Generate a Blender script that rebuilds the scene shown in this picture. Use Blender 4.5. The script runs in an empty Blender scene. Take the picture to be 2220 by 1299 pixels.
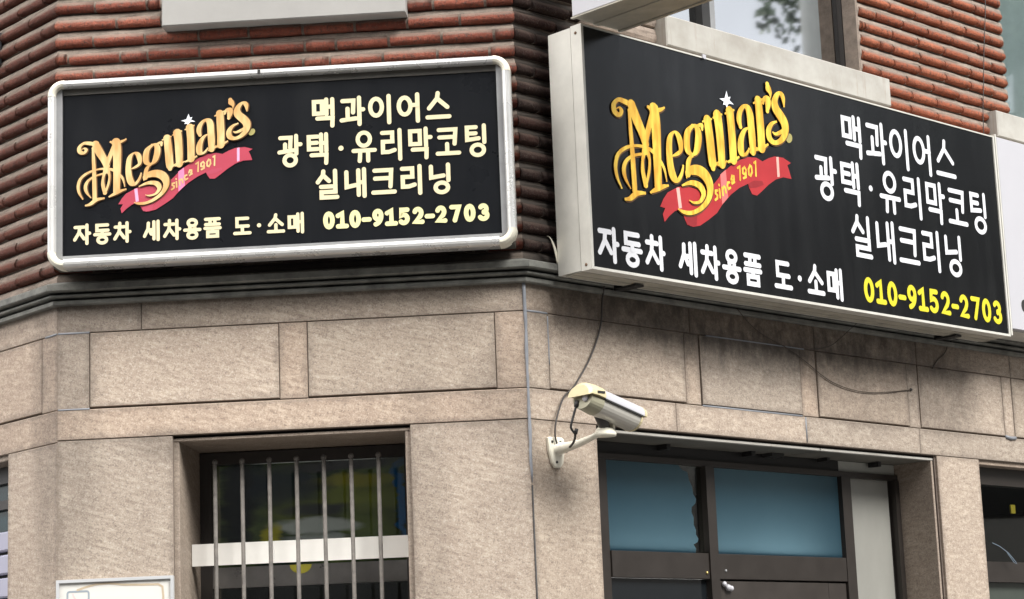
import bpy, math, random
from mathutils import Matrix, Vector
R = math.radians
random.seed(7)
S = bpy.context.scene
COL = S.collection

# ------------------------------------------------------------------ camera, sky, sun, exposure
cam = bpy.data.cameras.new('camera'); camo = bpy.data.objects.new('camera', cam); COL.objects.link(camo)
cam.sensor_fit = 'HORIZONTAL'; cam.sensor_width = 36.0; cam.lens = 74.518; cam.clip_end = 2000; cam.clip_start = .05
CM = ((0.996949, 0.051255, 0.058873), (0.067492, -0.187068, -0.980026), (-0.039218, 0.981009, -0.189956))
m = Matrix(CM).to_4x4(); m.translation = Vector((.41079, -7.6, 1.6)); camo.matrix_world = m
S.camera = camo
SUN_EL, SUN_AZ = R(46), R(50)          # azimuth measured from straight in front of the chamfered corner, positive = from the right
w = bpy.data.worlds.new('World'); S.world = w; w.use_nodes = True
nt = w.node_tree; nt.nodes.clear()
sk = nt.nodes.new('ShaderNodeTexSky'); sk.sky_type = 'NISHITA'; sk.sun_disc = False
sk.sun_elevation = SUN_EL; sk.sun_rotation = R(180) + SUN_AZ
sk.air_density = 1.0; sk.dust_density = 4.0; sk.ozone_density = 1.0; sk.altitude = 0
hs = nt.nodes.new('ShaderNodeHueSaturation'); hs.inputs['Saturation'].default_value = .22; hs.inputs['Value'].default_value = 1.0
bg = nt.nodes.new('ShaderNodeBackground'); bg.inputs['Strength'].default_value = .055
wo = nt.nodes.new('ShaderNodeOutputWorld')
tcw = nt.nodes.new('ShaderNodeTexCoord'); cn = nt.nodes.new('ShaderNodeTexNoise'); cn.inputs['Scale'].default_value = 2.6; cn.inputs['Detail'].default_value = 6; cn.inputs['Roughness'].default_value = .55
cr_ = nt.nodes.new('ShaderNodeMapRange'); cr_.inputs[1].default_value = .35; cr_.inputs[2].default_value = .65; cr_.inputs[3].default_value = .80; cr_.inputs[4].default_value = 1.75
cm_ = nt.nodes.new('ShaderNodeVectorMath'); cm_.operation = 'SCALE'                        # broken cloud cover over the whole sky
nt.links.new(tcw.outputs['Generated'], cn.inputs['Vector']); nt.links.new(cn.outputs['Fac'], cr_.inputs[0]); nt.links.new(hs.outputs[0], cm_.inputs[0]); nt.links.new(cr_.outputs[0], cm_.inputs['Scale'])
nt.links.new(sk.outputs[0], hs.inputs['Color']); nt.links.new(cm_.outputs[0], bg.inputs['Color']); nt.links.new(bg.outputs[0], wo.inputs['Surface'])
sl = bpy.data.lights.new('sun', 'SUN'); sl.energy = 1.5; sl.angle = R(28); sl.color = (1, .985, .955)
slo = bpy.data.objects.new('sun', sl); COL.objects.link(slo)
sd = Vector((math.sin(SUN_AZ) * math.cos(SUN_EL), -math.cos(SUN_AZ) * math.cos(SUN_EL), math.sin(SUN_EL)))
slo.rotation_euler = sd.to_track_quat('Z', 'Y').to_euler(); slo.location = sd * 30
S.view_settings.view_transform = 'Standard'; S.view_settings.look = 'None'; S.view_settings.gamma = 1; S.view_settings.use_curve_mapping = False
S.view_settings.exposure = 2.12

# ------------------------------------------------------------------ frames of the three faces of the corner
XL = -1.7361; AR = R(47.486); AL = R(44.454)
FACE = {'C': (Vector((0, 0, 0)), 0.0), 'R': (Vector((0, 0, 0)), AR), 'L': (Vector((XL, 0, 0)), -AL), 'W': (Vector((0, 0, 0)), 0.0)}
MIT_R = math.tan(AR / 2); MIT_L = math.tan(AL / 2)
def fmat(face):
    o, a = FACE[face]; return Matrix.Translation(o) @ Matrix.Rotation(a, 4, 'Z')
INFO = {}

# ------------------------------------------------------------------ mesh builder; local axes are u (along the face), y = -w (into the wall), z
class MB:
    def __init__(s): s.v = []; s.f = []; s.smooth = False
    def quad(s, *p):
        n = len(s.v); s.v += [tuple(q) for q in p]; s.f.append(tuple(range(n, n + len(p))))
    def box(s, u0, u1, w0, w1, z0, z1, c=0.0):
        """w0 < w1 (w1 the front); c = chamfer of the front edges"""
        n = len(s.v)
        back = [(u0, -w0, z0), (u1, -w0, z0), (u1, -w0, z1), (u0, -w0, z1)]
        if c <= 0:
            fr = [(u0, -w1, z0), (u1, -w1, z0), (u1, -w1, z1), (u0, -w1, z1)]
            s.v += back + fr
            for f in ((3, 2, 1, 0), (4, 5, 6, 7), (0, 1, 5, 4), (1, 2, 6, 5), (2, 3, 7, 6), (3, 0, 4, 7)): s.f.append(tuple(n + i for i in f))
        else:
            md = [(u0, -w1 + c, z0), (u1, -w1 + c, z0), (u1, -w1 + c, z1), (u0, -w1 + c, z1)]
            fr = [(u0 + c, -w1, z0 + c), (u1 - c, -w1, z0 + c), (u1 - c, -w1, z1 - c), (u0 + c, -w1, z1 - c)]
            s.v += back + md + fr
            for f in ((3, 2, 1, 0), (8, 9, 10, 11)): s.f.append(tuple(n + i for i in f))
            for a in (0, 4):
                for i in range(4):
                    j = (i + 1) % 4; s.f.append((n + a + i, n + a + j, n + a + 4 + j, n + a + 4 + i))
        return s
    def prism(s, prof, u0, u1, e0=0.0, e1=0.0, closed=True, caps=True):
        """profile of (w, z) swept along u; ends shifted by e*w (mitres)"""
        n = len(s.v); k = len(prof)
        s.v += [(u0 + e0 * a, -a, b) for a, b in prof] + [(u1 + e1 * a, -a, b) for a, b in prof]
        for i in range(k if closed else k - 1):
            j = (i + 1) % k; s.f.append((n + i, n + k + i, n + k + j, n + j))
        if caps and closed:
            s.f.append(tuple(n + i for i in range(k))); s.f.append(tuple(n + k + i for i in reversed(range(k))))
        return s
    def tube(s, pts, r, n=8, cap=True):
        """round tube through (u, w, z) points"""
        P = [Vector((a, -b, c)) for a, b, c in pts]; rings = []
        up = Vector((0, 0, 1)); ref = None
        for i, p in enumerate(P):
            t = (P[min(i + 1, len(P) - 1)] - P[max(i - 1, 0)]).normalized()
            if ref is None: ref = t.orthogonal().normalized()
            ref = (ref - t * ref.dot(t)).normalized(); b = t.cross(ref)
            rr = r[i] if isinstance(r, (list, tuple)) else r
            n0 = len(s.v); rings.append(n0)
            for k in range(n):
                a = 2 * math.pi * k / n; q = p + ref * (math.cos(a) * rr) + b * (math.sin(a) * rr); s.v.append(tuple(q))
        for a, b in zip(rings, rings[1:]):
            for k in range(n): s.f.append((a + k, a + (k + 1) % n, b + (k + 1) % n, b + k))
        if cap:
            s.f.append(tuple(rings[0] + k for k in reversed(range(n)))); s.f.append(tuple(rings[-1] + k for k in range(n)))
        s.smooth = True; return s
    def ball(s, c, r, n=8):
        c = Vector((c[0], -c[1], c[2])); base = len(s.v); m_ = n // 2
        for i in range(m_ + 1):
            ph = math.pi * i / m_
            for k in range(n):
                a = 2 * math.pi * k / n; s.v.append((c.x + r * math.sin(ph) * math.cos(a), c.y + r * math.sin(ph) * math.sin(a), c.z + r * math.cos(ph)))
        for i in range(m_):
            for k in range(n): s.f.append((base + i * n + k, base + (i + 1) * n + k, base + (i + 1) * n + (k + 1) % n, base + i * n + (k + 1) % n))
        s.smooth = True; return s
    def poly(s, pts, w):
        n = len(s.v); s.v += [(a, -w, b) for a, b in pts]; s.f.append(tuple(n + i for i in range(len(pts)))); return s

def uv_mesh(me, off=(0, 0, 0)):
    uv = me.uv_layers.new(name='UVMap'); ox, oy, oz = off
    vs = me.vertices
    for p in me.polygons:
        n = p.normal; ax, ay, az = abs(n.x), abs(n.y), abs(n.z)
        for li, vi in zip(p.loop_indices, p.vertices):
            c = vs[vi].co; x, y, z = c.x + ox, c.y + oy, c.z + oz
            uv.data[li].uv = (x, z) if ay >= ax and ay >= az else ((y, z) if ax >= az else (x, y))

def make_mesh(name, mb, mat, base=(0, 0, 0)):
    me = bpy.data.meshes.new(name)
    bx_, bw_, bz_ = base
    me.from_pydata([(x - bx_, y + bw_, z - bz_) for x, y, z in mb.v], [], mb.f); me.validate(); me.update()
    if mb.smooth:
        me.polygons.foreach_set('use_smooth', [True] * len(me.polygons))
    nf = getattr(mb, 'nflat', 0)
    if nf: me.polygons.foreach_set('use_smooth', [True] * (len(me.polygons) - nf) + [False] * nf)
    uv_mesh(me, (bx_, -bw_, bz_))
    if mat: me.materials.append(mat)
    return me

def part(name, mb, mat, parent, face=None, label=None):
    pf, pb = INFO.get(parent.name, ('W', (0, 0, 0))) if parent else ('W', (0, 0, 0))
    face = face or pf
    same = parent is not None and face == pf
    me = make_mesh(name, mb, mat, pb if same else (0, 0, 0))
    o = bpy.data.objects.new(name, me); COL.objects.link(o)
    if parent:
        o.parent = parent
        if not same: o.matrix_local = fmat(face)
    INFO[o.name] = (face, pb if same else (0, 0, 0))
    if label: o['label'] = label
    return o

def thing(name, label, cat, face='W', base=(0, 0, 0), group=None, kind=None):
    o = bpy.data.objects.new(name, None); COL.objects.link(o); o.empty_display_size = .1
    o.matrix_world = fmat(face) @ Matrix.Translation(Vector((base[0], -base[1], base[2])))
    o['label'] = label; o['category'] = cat
    if group: o['group'] = group
    INFO[o.name] = (face, base)
    return o

def struct(name, mb, mat):
    me = make_mesh(name, mb, mat); o = bpy.data.objects.new(name, me); COL.objects.link(o); o['kind'] = 'structure'; return o

# ------------------------------------------------------------------ materials
class N:
    """small node helper"""
    def __init__(s, name):
        s.m = bpy.data.materials.new(name); s.m.use_nodes = True; s.t = s.m.node_tree
        s.p = s.t.nodes['Principled BSDF']; s.out = s.t.nodes['Material Output']
    def n(s, t, **kw):
        x = s.t.nodes.new(t)
        for k, v in kw.items():
            if k in x.inputs: x.inputs[k].default_value = v
            else: setattr(x, k, v)
        return x
    def l(s, a, b): s.t.links.new(a, b)
    def set(s, **kw):
        for k, v in kw.items(): s.p.inputs[k.replace('_', ' ')].default_value = v
    def coord(s, kind='UV', scale=(1, 1, 1), rot=0.0):
        tc = s.n('ShaderNodeTexCoord'); mp = s.n('ShaderNodeMapping'); s.l(tc.outputs[kind], mp.inputs['Vector'])
        mp.inputs['Scale'].default_value = scale; mp.inputs['Rotation'].default_value = (0, 0, rot); return mp.outputs[0]
    def noise(s, vec, scale, detail=4, rough=.6):
        x = s.n('ShaderNodeTexNoise', Scale=scale, Detail=detail, Roughness=rough); s.l(vec, x.inputs['Vector']); return x.outputs['Fac']
    def ramp(s, fac, stops):
        x = s.n('ShaderNodeValToRGB'); cr = x.color_ramp
        while len(cr.elements) < len(stops): cr.elements.new(.5)
        for e, (p, c) in zip(cr.elements, stops): e.position = p; e.color = (c, c, c, 1) if isinstance(c, (int, float)) else (*c, 1)
        s.l(fac, x.inputs[0]); return x.outputs[0]
    def mix(s, fac, a, b, mode='MIX'):
        x = s.n('ShaderNodeMix', data_type='RGBA', blend_type=mode)
        for inp, v in ((x.inputs[0], fac), (x.inputs[6], a), (x.inputs[7], b)):
            if hasattr(v, 'links') or isinstance(v, bpy.types.NodeSocket): s.l(v, inp)
            elif isinstance(v, (int, float)): inp.default_value = v
            else: inp.default_value = (*v, 1)
        return x.outputs[2]
    def math(s, op, a, b=0.0, clamp=False):
        x = s.n('ShaderNodeMath', operation=op, use_clamp=clamp)
        for inp, v in ((x.inputs[0], a), (x.inputs[1], b)):
            if isinstance(v, bpy.types.NodeSocket): s.l(v, inp)
            else: inp.default_value = v
        return x.outputs[0]
    def bump(s, h, strength=.3, dist=.002):
        b = s.n('ShaderNodeBump', Strength=strength, Distance=dist); s.l(h, b.inputs['Height']); s.l(b.outputs[0], s.p.inputs['Normal'])
    def base(s, c):
        if isinstance(c, bpy.types.NodeSocket): s.l(c, s.p.inputs['Base Color'])
        else: s.p.inputs['Base Color'].default_value = (*c, 1)
    def blob(s, uv, cx, cz, rx, rz, soft=.4):
        """soft ellipse mask in face coordinates: a stain, painted shade or a patch of print"""
        sx = s.n('ShaderNodeSeparateXYZ'); s.l(uv, sx.inputs[0])
        a = s.math('MULTIPLY', s.math('SUBTRACT', sx.outputs[0], cx), 1 / rx); b = s.math('MULTIPLY', s.math('SUBTRACT', sx.outputs[1], cz), 1 / rz)
        d = s.math('ADD', s.math('MULTIPLY', a, a), s.math('MULTIPLY', b, b))
        mr = s.n('ShaderNodeMapRange', interpolation_type='SMOOTHSTEP'); s.l(d, mr.inputs[0])
        mr.inputs[1].default_value = (1 - soft) ** 2; mr.inputs[2].default_value = (1 + soft) ** 2; mr.inputs[3].default_value = 1; mr.inputs[4].default_value = 0
        return mr.outputs[0]

def plain(name, c, rough=.5, metal=0.0, var=.12, scale=9, spec=.5, bump=0.0, coat=0.0):
    """paint / plastic / metal with faint uneven dirt"""
    k = N(name); k.set(Roughness=rough, Metallic=metal); k.p.inputs['Specular IOR Level'].default_value = spec
    if coat: k.p.inputs['Coat Weight'].default_value = coat; k.p.inputs['Coat Roughness'].default_value = .08
    v = k.coord('Object'); n1 = k.noise(v, scale, 6, .65)
    k.base(k.mix(k.ramp(n1, [(.3, 0), (.75, 1)]), tuple(x * (1 - var) for x in c), tuple(min(1, x * (1 + var * .6)) for x in c)))
    rr = k.math('ADD', k.math('MULTIPLY', n1, .2), rough - .1); k.l(rr, k.p.inputs['Roughness'])
    if bump: k.bump(k.noise(v, scale * 12, 3), bump, .001)
    return k.m

def stone_mat(name, ang, sx, sy, soot_shade=(), streak=.6):
    k = N(name); k.set(Roughness=.72)
    uv = k.coord('UV'); tc = k.n('ShaderNodeTexCoord'); oi = k.n('ShaderNodeObjectInfo')
    # shift the grain from slab to slab
    ofs = k.n('ShaderNodeVectorMath', operation='ADD'); cmb = k.n('ShaderNodeCombineXYZ')
    k.l(k.math('MULTIPLY', oi.outputs['Random'], 7.3), cmb.inputs[0]); k.l(k.math('MULTIPLY', oi.outputs['Random'], 3.1), cmb.inputs[1])
    k.l(tc.outputs['UV'], ofs.inputs[0]); k.l(cmb.outputs[0], ofs.inputs[1])
    mp = k.n('ShaderNodeMapping'); k.l(ofs.outputs[0], mp.inputs[0]); mp.inputs['Rotation'].default_value = (0, 0, ang); 
    mp2 = k.n('ShaderNodeMapping'); k.l(mp.outputs[0], mp2.inputs[0]); mp2.inputs['Scale'].default_value = (sx, sy, 1)
    g1 = k.noise(mp2.outputs[0], 1.0, 5, .62)
    g2 = k.noise(mp.outputs[0], 170, 2, .8)
    g4 = k.noise(mp.outputs[0], 62, 4, .75)
    g3 = k.noise(mp.outputs[0], 6, 6, .65)
    c = k.mix(k.ramp(g1, [(.34, 0), (.66, 1)]), (.296, .230, .178), (.496, .412, .328))
    c = k.mix(k.math('MULTIPLY', k.ramp(g3, [(.38, 0), (.62, 1)]), .6), c, (.335, .263, .207))
    c = k.mix(k.math('MULTIPLY', k.ramp(g4, [(.53, 0), (.66, 1)]), .62), c, (.170, .130, .105))
    c = k.mix(k.math('MULTIPLY', k.ramp(g4, [(.34, 1), (.46, 0)]), .60), c, (.56, .49, .41))
    c = k.mix(k.math('MULTIPLY', k.ramp(g2, [(.57, 0), (.66, 1)]), .75), c, (.56, .50, .43))
    c = k.mix(k.math('MULTIPLY', k.ramp(g2, [(.31, 1), (.43, 0)]), .75), c, (.11, .085, .07))
    tint = k.ramp(oi.outputs['Random'], [(0, (.84, .855, .86)), (.3, (1.04, 1.03, 1.02)), (.55, (.90, .90, .885)), (.8, (1.05, 1.0, .96)), (1, (.95, .90, .86))])
    c = k.mix(1.0, c, tint, 'MULTIPLY')
    # grime that has crept in from the joints: distance to the slab edge (slab size is stored on the slab)
    sg_ = k.n('ShaderNodeSeparateXYZ'); k.l(tc.outputs['Generated'], sg_.inputs[0]); ds = []
    for ax, pn in ((0, 'slab_width'), (2, 'slab_height')):
        at = k.n('ShaderNodeAttribute', attribute_type='OBJECT', attribute_name=pn)
        ds.append(k.math('MULTIPLY', k.math('MINIMUM', sg_.outputs[ax], k.math('SUBTRACT', 1.0, sg_.outputs[ax])), at.outputs['Fac']))
    dist = k.math('MINIMUM', ds[0], ds[1]); ng = k.noise(ofs.outputs[0], 11, 6, .7)
    em = k.n('ShaderNodeMapRange', interpolation_type='SMOOTHSTEP'); k.l(k.math('SUBTRACT', dist, k.math('MULTIPLY', k.math('SUBTRACT', ng, .45), .10)), em.inputs[0])
    em.inputs[1].default_value = -.004; em.inputs[2].default_value = .022; em.inputs[3].default_value = .38; em.inputs[4].default_value = 0
    c = k.mix(em.outputs[0], c, (.130, .100, .080))
    nb = k.noise(k.coord('UV', (1, .6, 1)), 14, 6, .7)
    for (cx, cz, rx, rz, soft, amt) in soot_shade:  # dark blobs: soot stains and painted shade under overhangs
        mk = k.math('MULTIPLY', k.blob(uv, cx, cz, rx, rz, soft), k.math('MULTIPLY', k.ramp(nb, [(.30, .45), (.62, 1)]), amt))
        c = k.mix(mk, c, (.036, .026, .019))
    k.base(c); k.bump(k.math('ADD', g1, k.math('MULTIPLY', g2, .5)), .25, .002)
    return k.m

def brick_mat(name, c1, c2, soil=.5, film=.75):
    k = N(name); k.set(Roughness=.88); k.p.inputs['Specular IOR Level'].default_value = .25
    oi = k.n('ShaderNodeObjectInfo'); v = k.coord('Object')
    ofs = k.n('ShaderNodeVectorMath', operation='ADD'); k.l(v, ofs.inputs[0])
    cmb = k.n('ShaderNodeCombineXYZ'); k.l(k.math('MULTIPLY', oi.outputs['Random'], 31), cmb.inputs[0]); k.l(cmb.outputs[0], ofs.inputs[1])
    n1 = k.noise(ofs.outputs[0], 30, 6, .7); n2 = k.noise(ofs.outputs[0], 95, 4, .7); n3 = k.noise(ofs.outputs[0], 220, 2, .6)
    c = k.mix(oi.outputs['Random'], c1, c2)
    c = k.mix(k.math('MULTIPLY', k.ramp(n1, [(.35, 0), (.7, 1)]), .6), c, tuple(x * .55 for x in c1))
    c = k.mix(k.math('MULTIPLY', k.ramp(n2, [(.52, 0), (.66, 1)]), soil), c, (.060, .045, .038))
    c = k.mix(k.math('MULTIPLY', k.ramp(n3, [(.6, 0), (.75, 1)]), .35), c, (.33, .26, .21))
    # mortar and weather film lying on the upper arris, with an uneven lower edge
    sp = k.n('ShaderNodeSeparateXYZ'); k.l(v, sp.inputs[0])
    hh = k.math('ADD', sp.outputs[2], k.math('MULTIPLY', k.math('SUBTRACT', n1, .5), .016))
    mr = k.n('ShaderNodeMapRange', interpolation_type='SMOOTHSTEP'); k.l(hh, mr.inputs[0]); mr.inputs[1].default_value = -.001; mr.inputs[2].default_value = .012
    c = k.mix(k.math('MULTIPLY', mr.outputs[0], film), c, (.215, .165, .133))
    k.base(c); k.bump(k.math('ADD', k.math('ADD', n2, k.math('MULTIPLY', n3, .5)), k.math('MULTIPLY', n1, 1.2)), 1.0, .006)
    return k.m

M = {}
M['stoneC'] = stone_mat('granite_pale', R(17), 13, 68, soot_shade=((-.87, 3.15, 1.2, .05, .8, .45), (-.02, 2.70, .16, .14, .8, .35), (-1.70, 2.80, .10, .5, .8, .35), (-1.33, 2.60, .12, .05, .7, .4), (-.40, 2.2, .07, .5, .8, .25)))  # top blob paints shade under the cornice into the stone
M['stoneR'] = stone_mat('granite_stained_shaded', R(5), 18, 62, soot_shade=(
    (1.38, 3.13, 1.30, .20, .50, .92), (2.05, 2.88, .30, .13, .8, .45), (2.60, 2.90, .20, .14, .8, .55), (1.25, 2.94, .35, .10, .8, .25), (.55, 3.10, .40, .05, .6, .5)))  # upper blobs paint the sign's shade over real soot stains
M['stoneL'] = stone_mat('granite_left', R(8), 14, 70, soot_shade=((-.06, 2.85, .09, .6, .8, .4), (-.5, 3.12, .6, .04, .6, .4)))  # upper blob paints shade under the cornice
M['brickC'] = brick_mat('brick_brown_red', (.195, .053, .034), (.320, .100, .062), .85, .75)
M['brickD'] = brick_mat('brick_soot_shade', (.030, .016, .013), (.058, .025, .019), .7, .25)  # soot beside the right sign, painted shade under the left sign
M['brickR'] = brick_mat('brick_orange_red', (.310, .084, .042), (.450, .145, .076), .85, .7)
M['brickL'] = brick_mat('brick_dull_brown', (.115, .040, .028), (.165, .060, .040), .6, .7)
def mortar_mat(name, g, soot_shade=()):
    k = N(name); k.set(Roughness=.95); v = k.coord('UV'); n1 = k.noise(v, 22, 6, .7); n2 = k.noise(v, 160, 3, .6)
    c = k.mix(k.ramp(n1, [(.3, 0), (.7, 1)]), tuple(.165 * g * q for q in (1, .80, .655)), tuple(.300 * g * q for q in (1, .80, .645))); c = k.mix(k.math('MULTIPLY', k.ramp(n2, [(.55, 0), (.7, 1)]), .5), c, (.10, .08, .065))
    for (cx, cz, rx, rz, sf) in soot_shade: c = k.mix(k.math('MULTIPLY', k.blob(v, cx, cz, rx, rz, sf), .88), c, (.022, .018, .015))
    k.base(c); k.bump(n2, .6, .003); return k.m
M['mortar'] = mortar_mat('mortar', .92, ((-.87, 3.26, .82, .09, .25),)); M['mortarR'] = mortar_mat('mortar_pale', 1.1, ((.12, 3.95, .26, .95, .3),)); M['mortarL'] = mortar_mat('mortar_dull', 1.0)  # blobs darken mortar: painted shade under left sign, grime beside the right
M['grout'] = plain('dark_joint', (.135, .105, .085), .95, var=.4, scale=20)
M['cornice'] = plain('cornice_grey', (.185, .183, .162), .8, var=.6, scale=11, bump=.4)
M['sill'] = plain('sill_concrete', (.310, .300, .282), .8, var=.10, scale=5, bump=.3)
def sillR_mat():
    k = N('sill_weathered'); k.set(Roughness=.8); v = k.coord('UV'); v2 = k.coord('UV', (14, 1.2, 1)); n = k.noise(v2, 2.4, 6, .7); n2 = k.noise(v, 6, 5, .6)
    c = k.mix(k.ramp(n2, [(.35, 0), (.65, 1)]), (.305, .285, .25), (.40, .385, .35)); c = k.mix(k.math('MULTIPLY', k.ramp(n, [(.58, 0), (.72, 1)]), .55), c, (.22, .155, .11))
    k.base(c); return k.m
M['sillR'] = sillR_mat()
M['soffit'] = plain('stained_soffit', (.155, .145, .122), .7, var=.3, scale=8)
M['alu'] = plain('bright_aluminium', (.74, .73, .705), .28, .5, var=.12, scale=6)
M['alu_flat'] = plain('grey_aluminium', (.30, .30, .30), .4, .3, var=.15, scale=12)
M['alu_dull'] = plain('dull_sheet_metal', (.62, .60, .54), .5, .15, var=.14, scale=8)
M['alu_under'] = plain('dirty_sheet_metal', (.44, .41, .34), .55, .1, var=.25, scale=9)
M['cream'] = plain('yellowed_plastic', (.74, .70, .58), .45, var=.06)
M['white'] = plain('white_acrylic', (.47, .462, .485), .3, var=.03, scale=3)
M['dark'] = plain('dark_metal', (.022, .021, .020), .6, var=.3)
M['black'] = plain('black_cable', (.040, .033, .029), .6, var=.2)
M['bronze'] = plain('brown_anodised_frame', (.036, .030, .026), .38, .2, var=.18, scale=10, spec=.5)
M['bronze_dark'] = plain('dark_brown_frame', (.040, .034, .030), .45, .1, var=.2, scale=10)
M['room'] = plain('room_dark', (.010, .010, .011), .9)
M['sealant'] = plain('grey_silicone', (.215, .225, .245), .5, var=.2, scale=14)
M['steel'] = plain('rusty_grey_steel', (.125, .112, .098), .75, 0, var=.45, scale=40)
M['railwhite'] = plain('white_flat_bar', (.82, .79, .73), .5, var=.05)
def panel_mat(name, base, rough, streaks, spec):
    k = N(name); k.set(Roughness=rough); k.p.inputs['Specular IOR Level'].default_value = spec
    v = k.coord('UV', (7, .7, 1)); n = k.noise(v, 1.6, 6, .6); n2 = k.noise(k.coord('UV'), 5, 4, .6)
    c = k.mix(k.math('MULTIPLY', k.ramp(n, [(.45, 0), (.75, 1)]), streaks), base, (.035, .036, .036)); k.base(c)
    k.l(k.math('ADD', k.math('MULTIPLY', n2, .16), rough - .08), k.p.inputs['Roughness']); return k.m
M['panelL'] = panel_mat('black_flex_face', (.0070, .0078, .0095), .30, .12, .22)
M['panelR'] = panel_mat('black_vinyl_face', (.0060, .0063, .0070), .22, .22, .27)
M['txtL'] = plain('cream_print', (.66, .58, .37), .5, var=.03); M['txtR'] = plain('white_print', (.68, .68, .70), .45, var=.03)
M['telL'] = plain('pale_yellow_print', (.68, .64, .33), .5, var=.03); M['telR'] = plain('yellow_print', (.64, .55, .025), .45, var=.04)
def gold(name, c1, c2):
    k = N(name); k.set(Roughness=.42); v = k.coord('UV', (38, 9, 1)); n = k.noise(v, 1.0, 2, .5); k.base(k.mix(k.ramp(n, [(.38, 0), (.62, 1)]), c1, c2)); return k.m
M['goldL'] = gold('peach_gold_print', (.70, .50, .23), (.56, .31, .11)); M['goldR'] = gold('gold_print', (.86, .58, .075), (.66, .33, .030))
M['goldshade'] = plain('brown_print', (.12, .055, .02), .5)
M['ribL'] = plain('pink_red_print', (.40, .040, .070), .5, var=.08); M['ribR'] = plain('red_print', (.40, .022, .026), .45, var=.10)
M['foldL'] = plain('deep_pink_print', (.42, .05, .09), .5); M['foldR'] = plain('dark_red_print', (.26, .012, .016), .5)
M['stripeL'] = plain('pale_pink_print', (.80, .36, .52), .5); M['stripeR'] = plain('pale_red_print', (.78, .40, .34), .5)
M['sheenL'] = plain('mauve_print', (.70, .20, .36), .5); M['sheenR'] = plain('light_red_print', (.66, .16, .15), .5)
M['starw'] = plain('silver_print', (.80, .83, .87), .4)
M['olive'] = plain('olive_print', (.34, .30, .10), .5)
def glass(name, tint, refl, rough=.01, body=(.01, .012, .014), trans=.5):
    k = N(name); k.base(body); k.set(Roughness=rough); t = k.t
    k.p.inputs['Alpha'].default_value = 1
    tr = k.n('ShaderNodeBsdfTransparent'); tr.inputs[0].default_value = (*tint, 1); gl = k.n('ShaderNodeBsdfGlossy'); gl.inputs['Roughness'].default_value = rough
    lw = k.n('ShaderNodeLayerWeight', Blend=.5); fr = k.math('ADD', k.math('MULTIPLY', k.math('POWER', lw.outputs['Facing'], 5.0), .9), .035); a = k.n('ShaderNodeMixShader'); k.l(k.math('ADD', fr, refl, True), a.inputs[0])
    k.l(tr.outputs[0], a.inputs[1]); k.l(gl.outputs[0], a.inputs[2]); k.l(a.outputs[0], k.out.inputs['Surface']); return k.m
M['glass'] = glass('window_glass', (.75, .78, .76), .02)
M['glass_mirror'] = glass('reflective_glass', (.25, .27, .28), .62, .03)

# ================================================================== the corner building
bld = thing('corner_building', 'corner building with ribbed red brick above a grey cornice and pinkish granite cladding below', 'building')
PITCH, Z0, HB = .0672, 4.2225, .0205
BPROF = [(-.035, -HB), (-.004, -HB), (.0085, -.0185), (.0150, -.0125), (.0170, -.004), (.0145, .006), (.0085, .015), (.0015, HB), (-.035, HB)]
def brick_mesh(name, e0, e1, seed, L=.19):
    rnd = random.Random(seed); mb = MB(); k = len(BPROF); sec = [0, .28, .62, 1.0]
    for j, t in enumerate(sec):
        u = -L / 2 + L * t
        for a, b in BPROF:
            aa, bb = a, b
            if a > -.03:
                aa += rnd.uniform(-.0016, .0014); bb += rnd.uniform(-.0009, .0009)
                if j in (0, 3) and not (e0 if j == 0 else e1): aa -= .002
            du = (e0 * aa if j == 0 else e1 * aa if j == 3 else 0)
            mb.v.append((u + du, -aa, bb))
    for j in range(3):
        for i in range(k - 1):
            a, b = j * k + i, (j + 1) * k + i; mb.f.append((a, b, b + 1, a + 1))
    mb.f.append(tuple(range(k - 1, -1, -1))); mb.f.append(tuple(3 * k + i for i in range(k))); mb.nflat = 2
    return mb
BM = {}
def variants(face):
    mr = MIT_R if face != 'L' else 0
    sets = {'mid': (0, 0)}
    if face == 'C': sets['end'] = (0, MIT_R); sets['start'] = (-MIT_L, 0)
    if face == 'R': sets['start'] = (-MIT_R, 0)
    if face == 'L': sets['end'] = (0, MIT_L)
    for key, (e0, e1) in sets.items():
        BM[face, key] = []
        for i in range(9 if key == 'mid' else 4):
            mb = brick_mesh('brick', e0, e1, hash((face, key, i)) & 0xffff if False else (ord(face) * 100 + len(key) * 17 + i))
            BM[face, key].append((mb, make_mesh('brick', mb, M['brick' + face])))
for f_ in 'CRL': variants(f_)
for key in ('mid', 'start'):
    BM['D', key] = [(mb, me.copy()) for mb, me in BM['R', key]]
    for mb, me in BM['D', key]: me.materials[0] = M['brickD']

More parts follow.
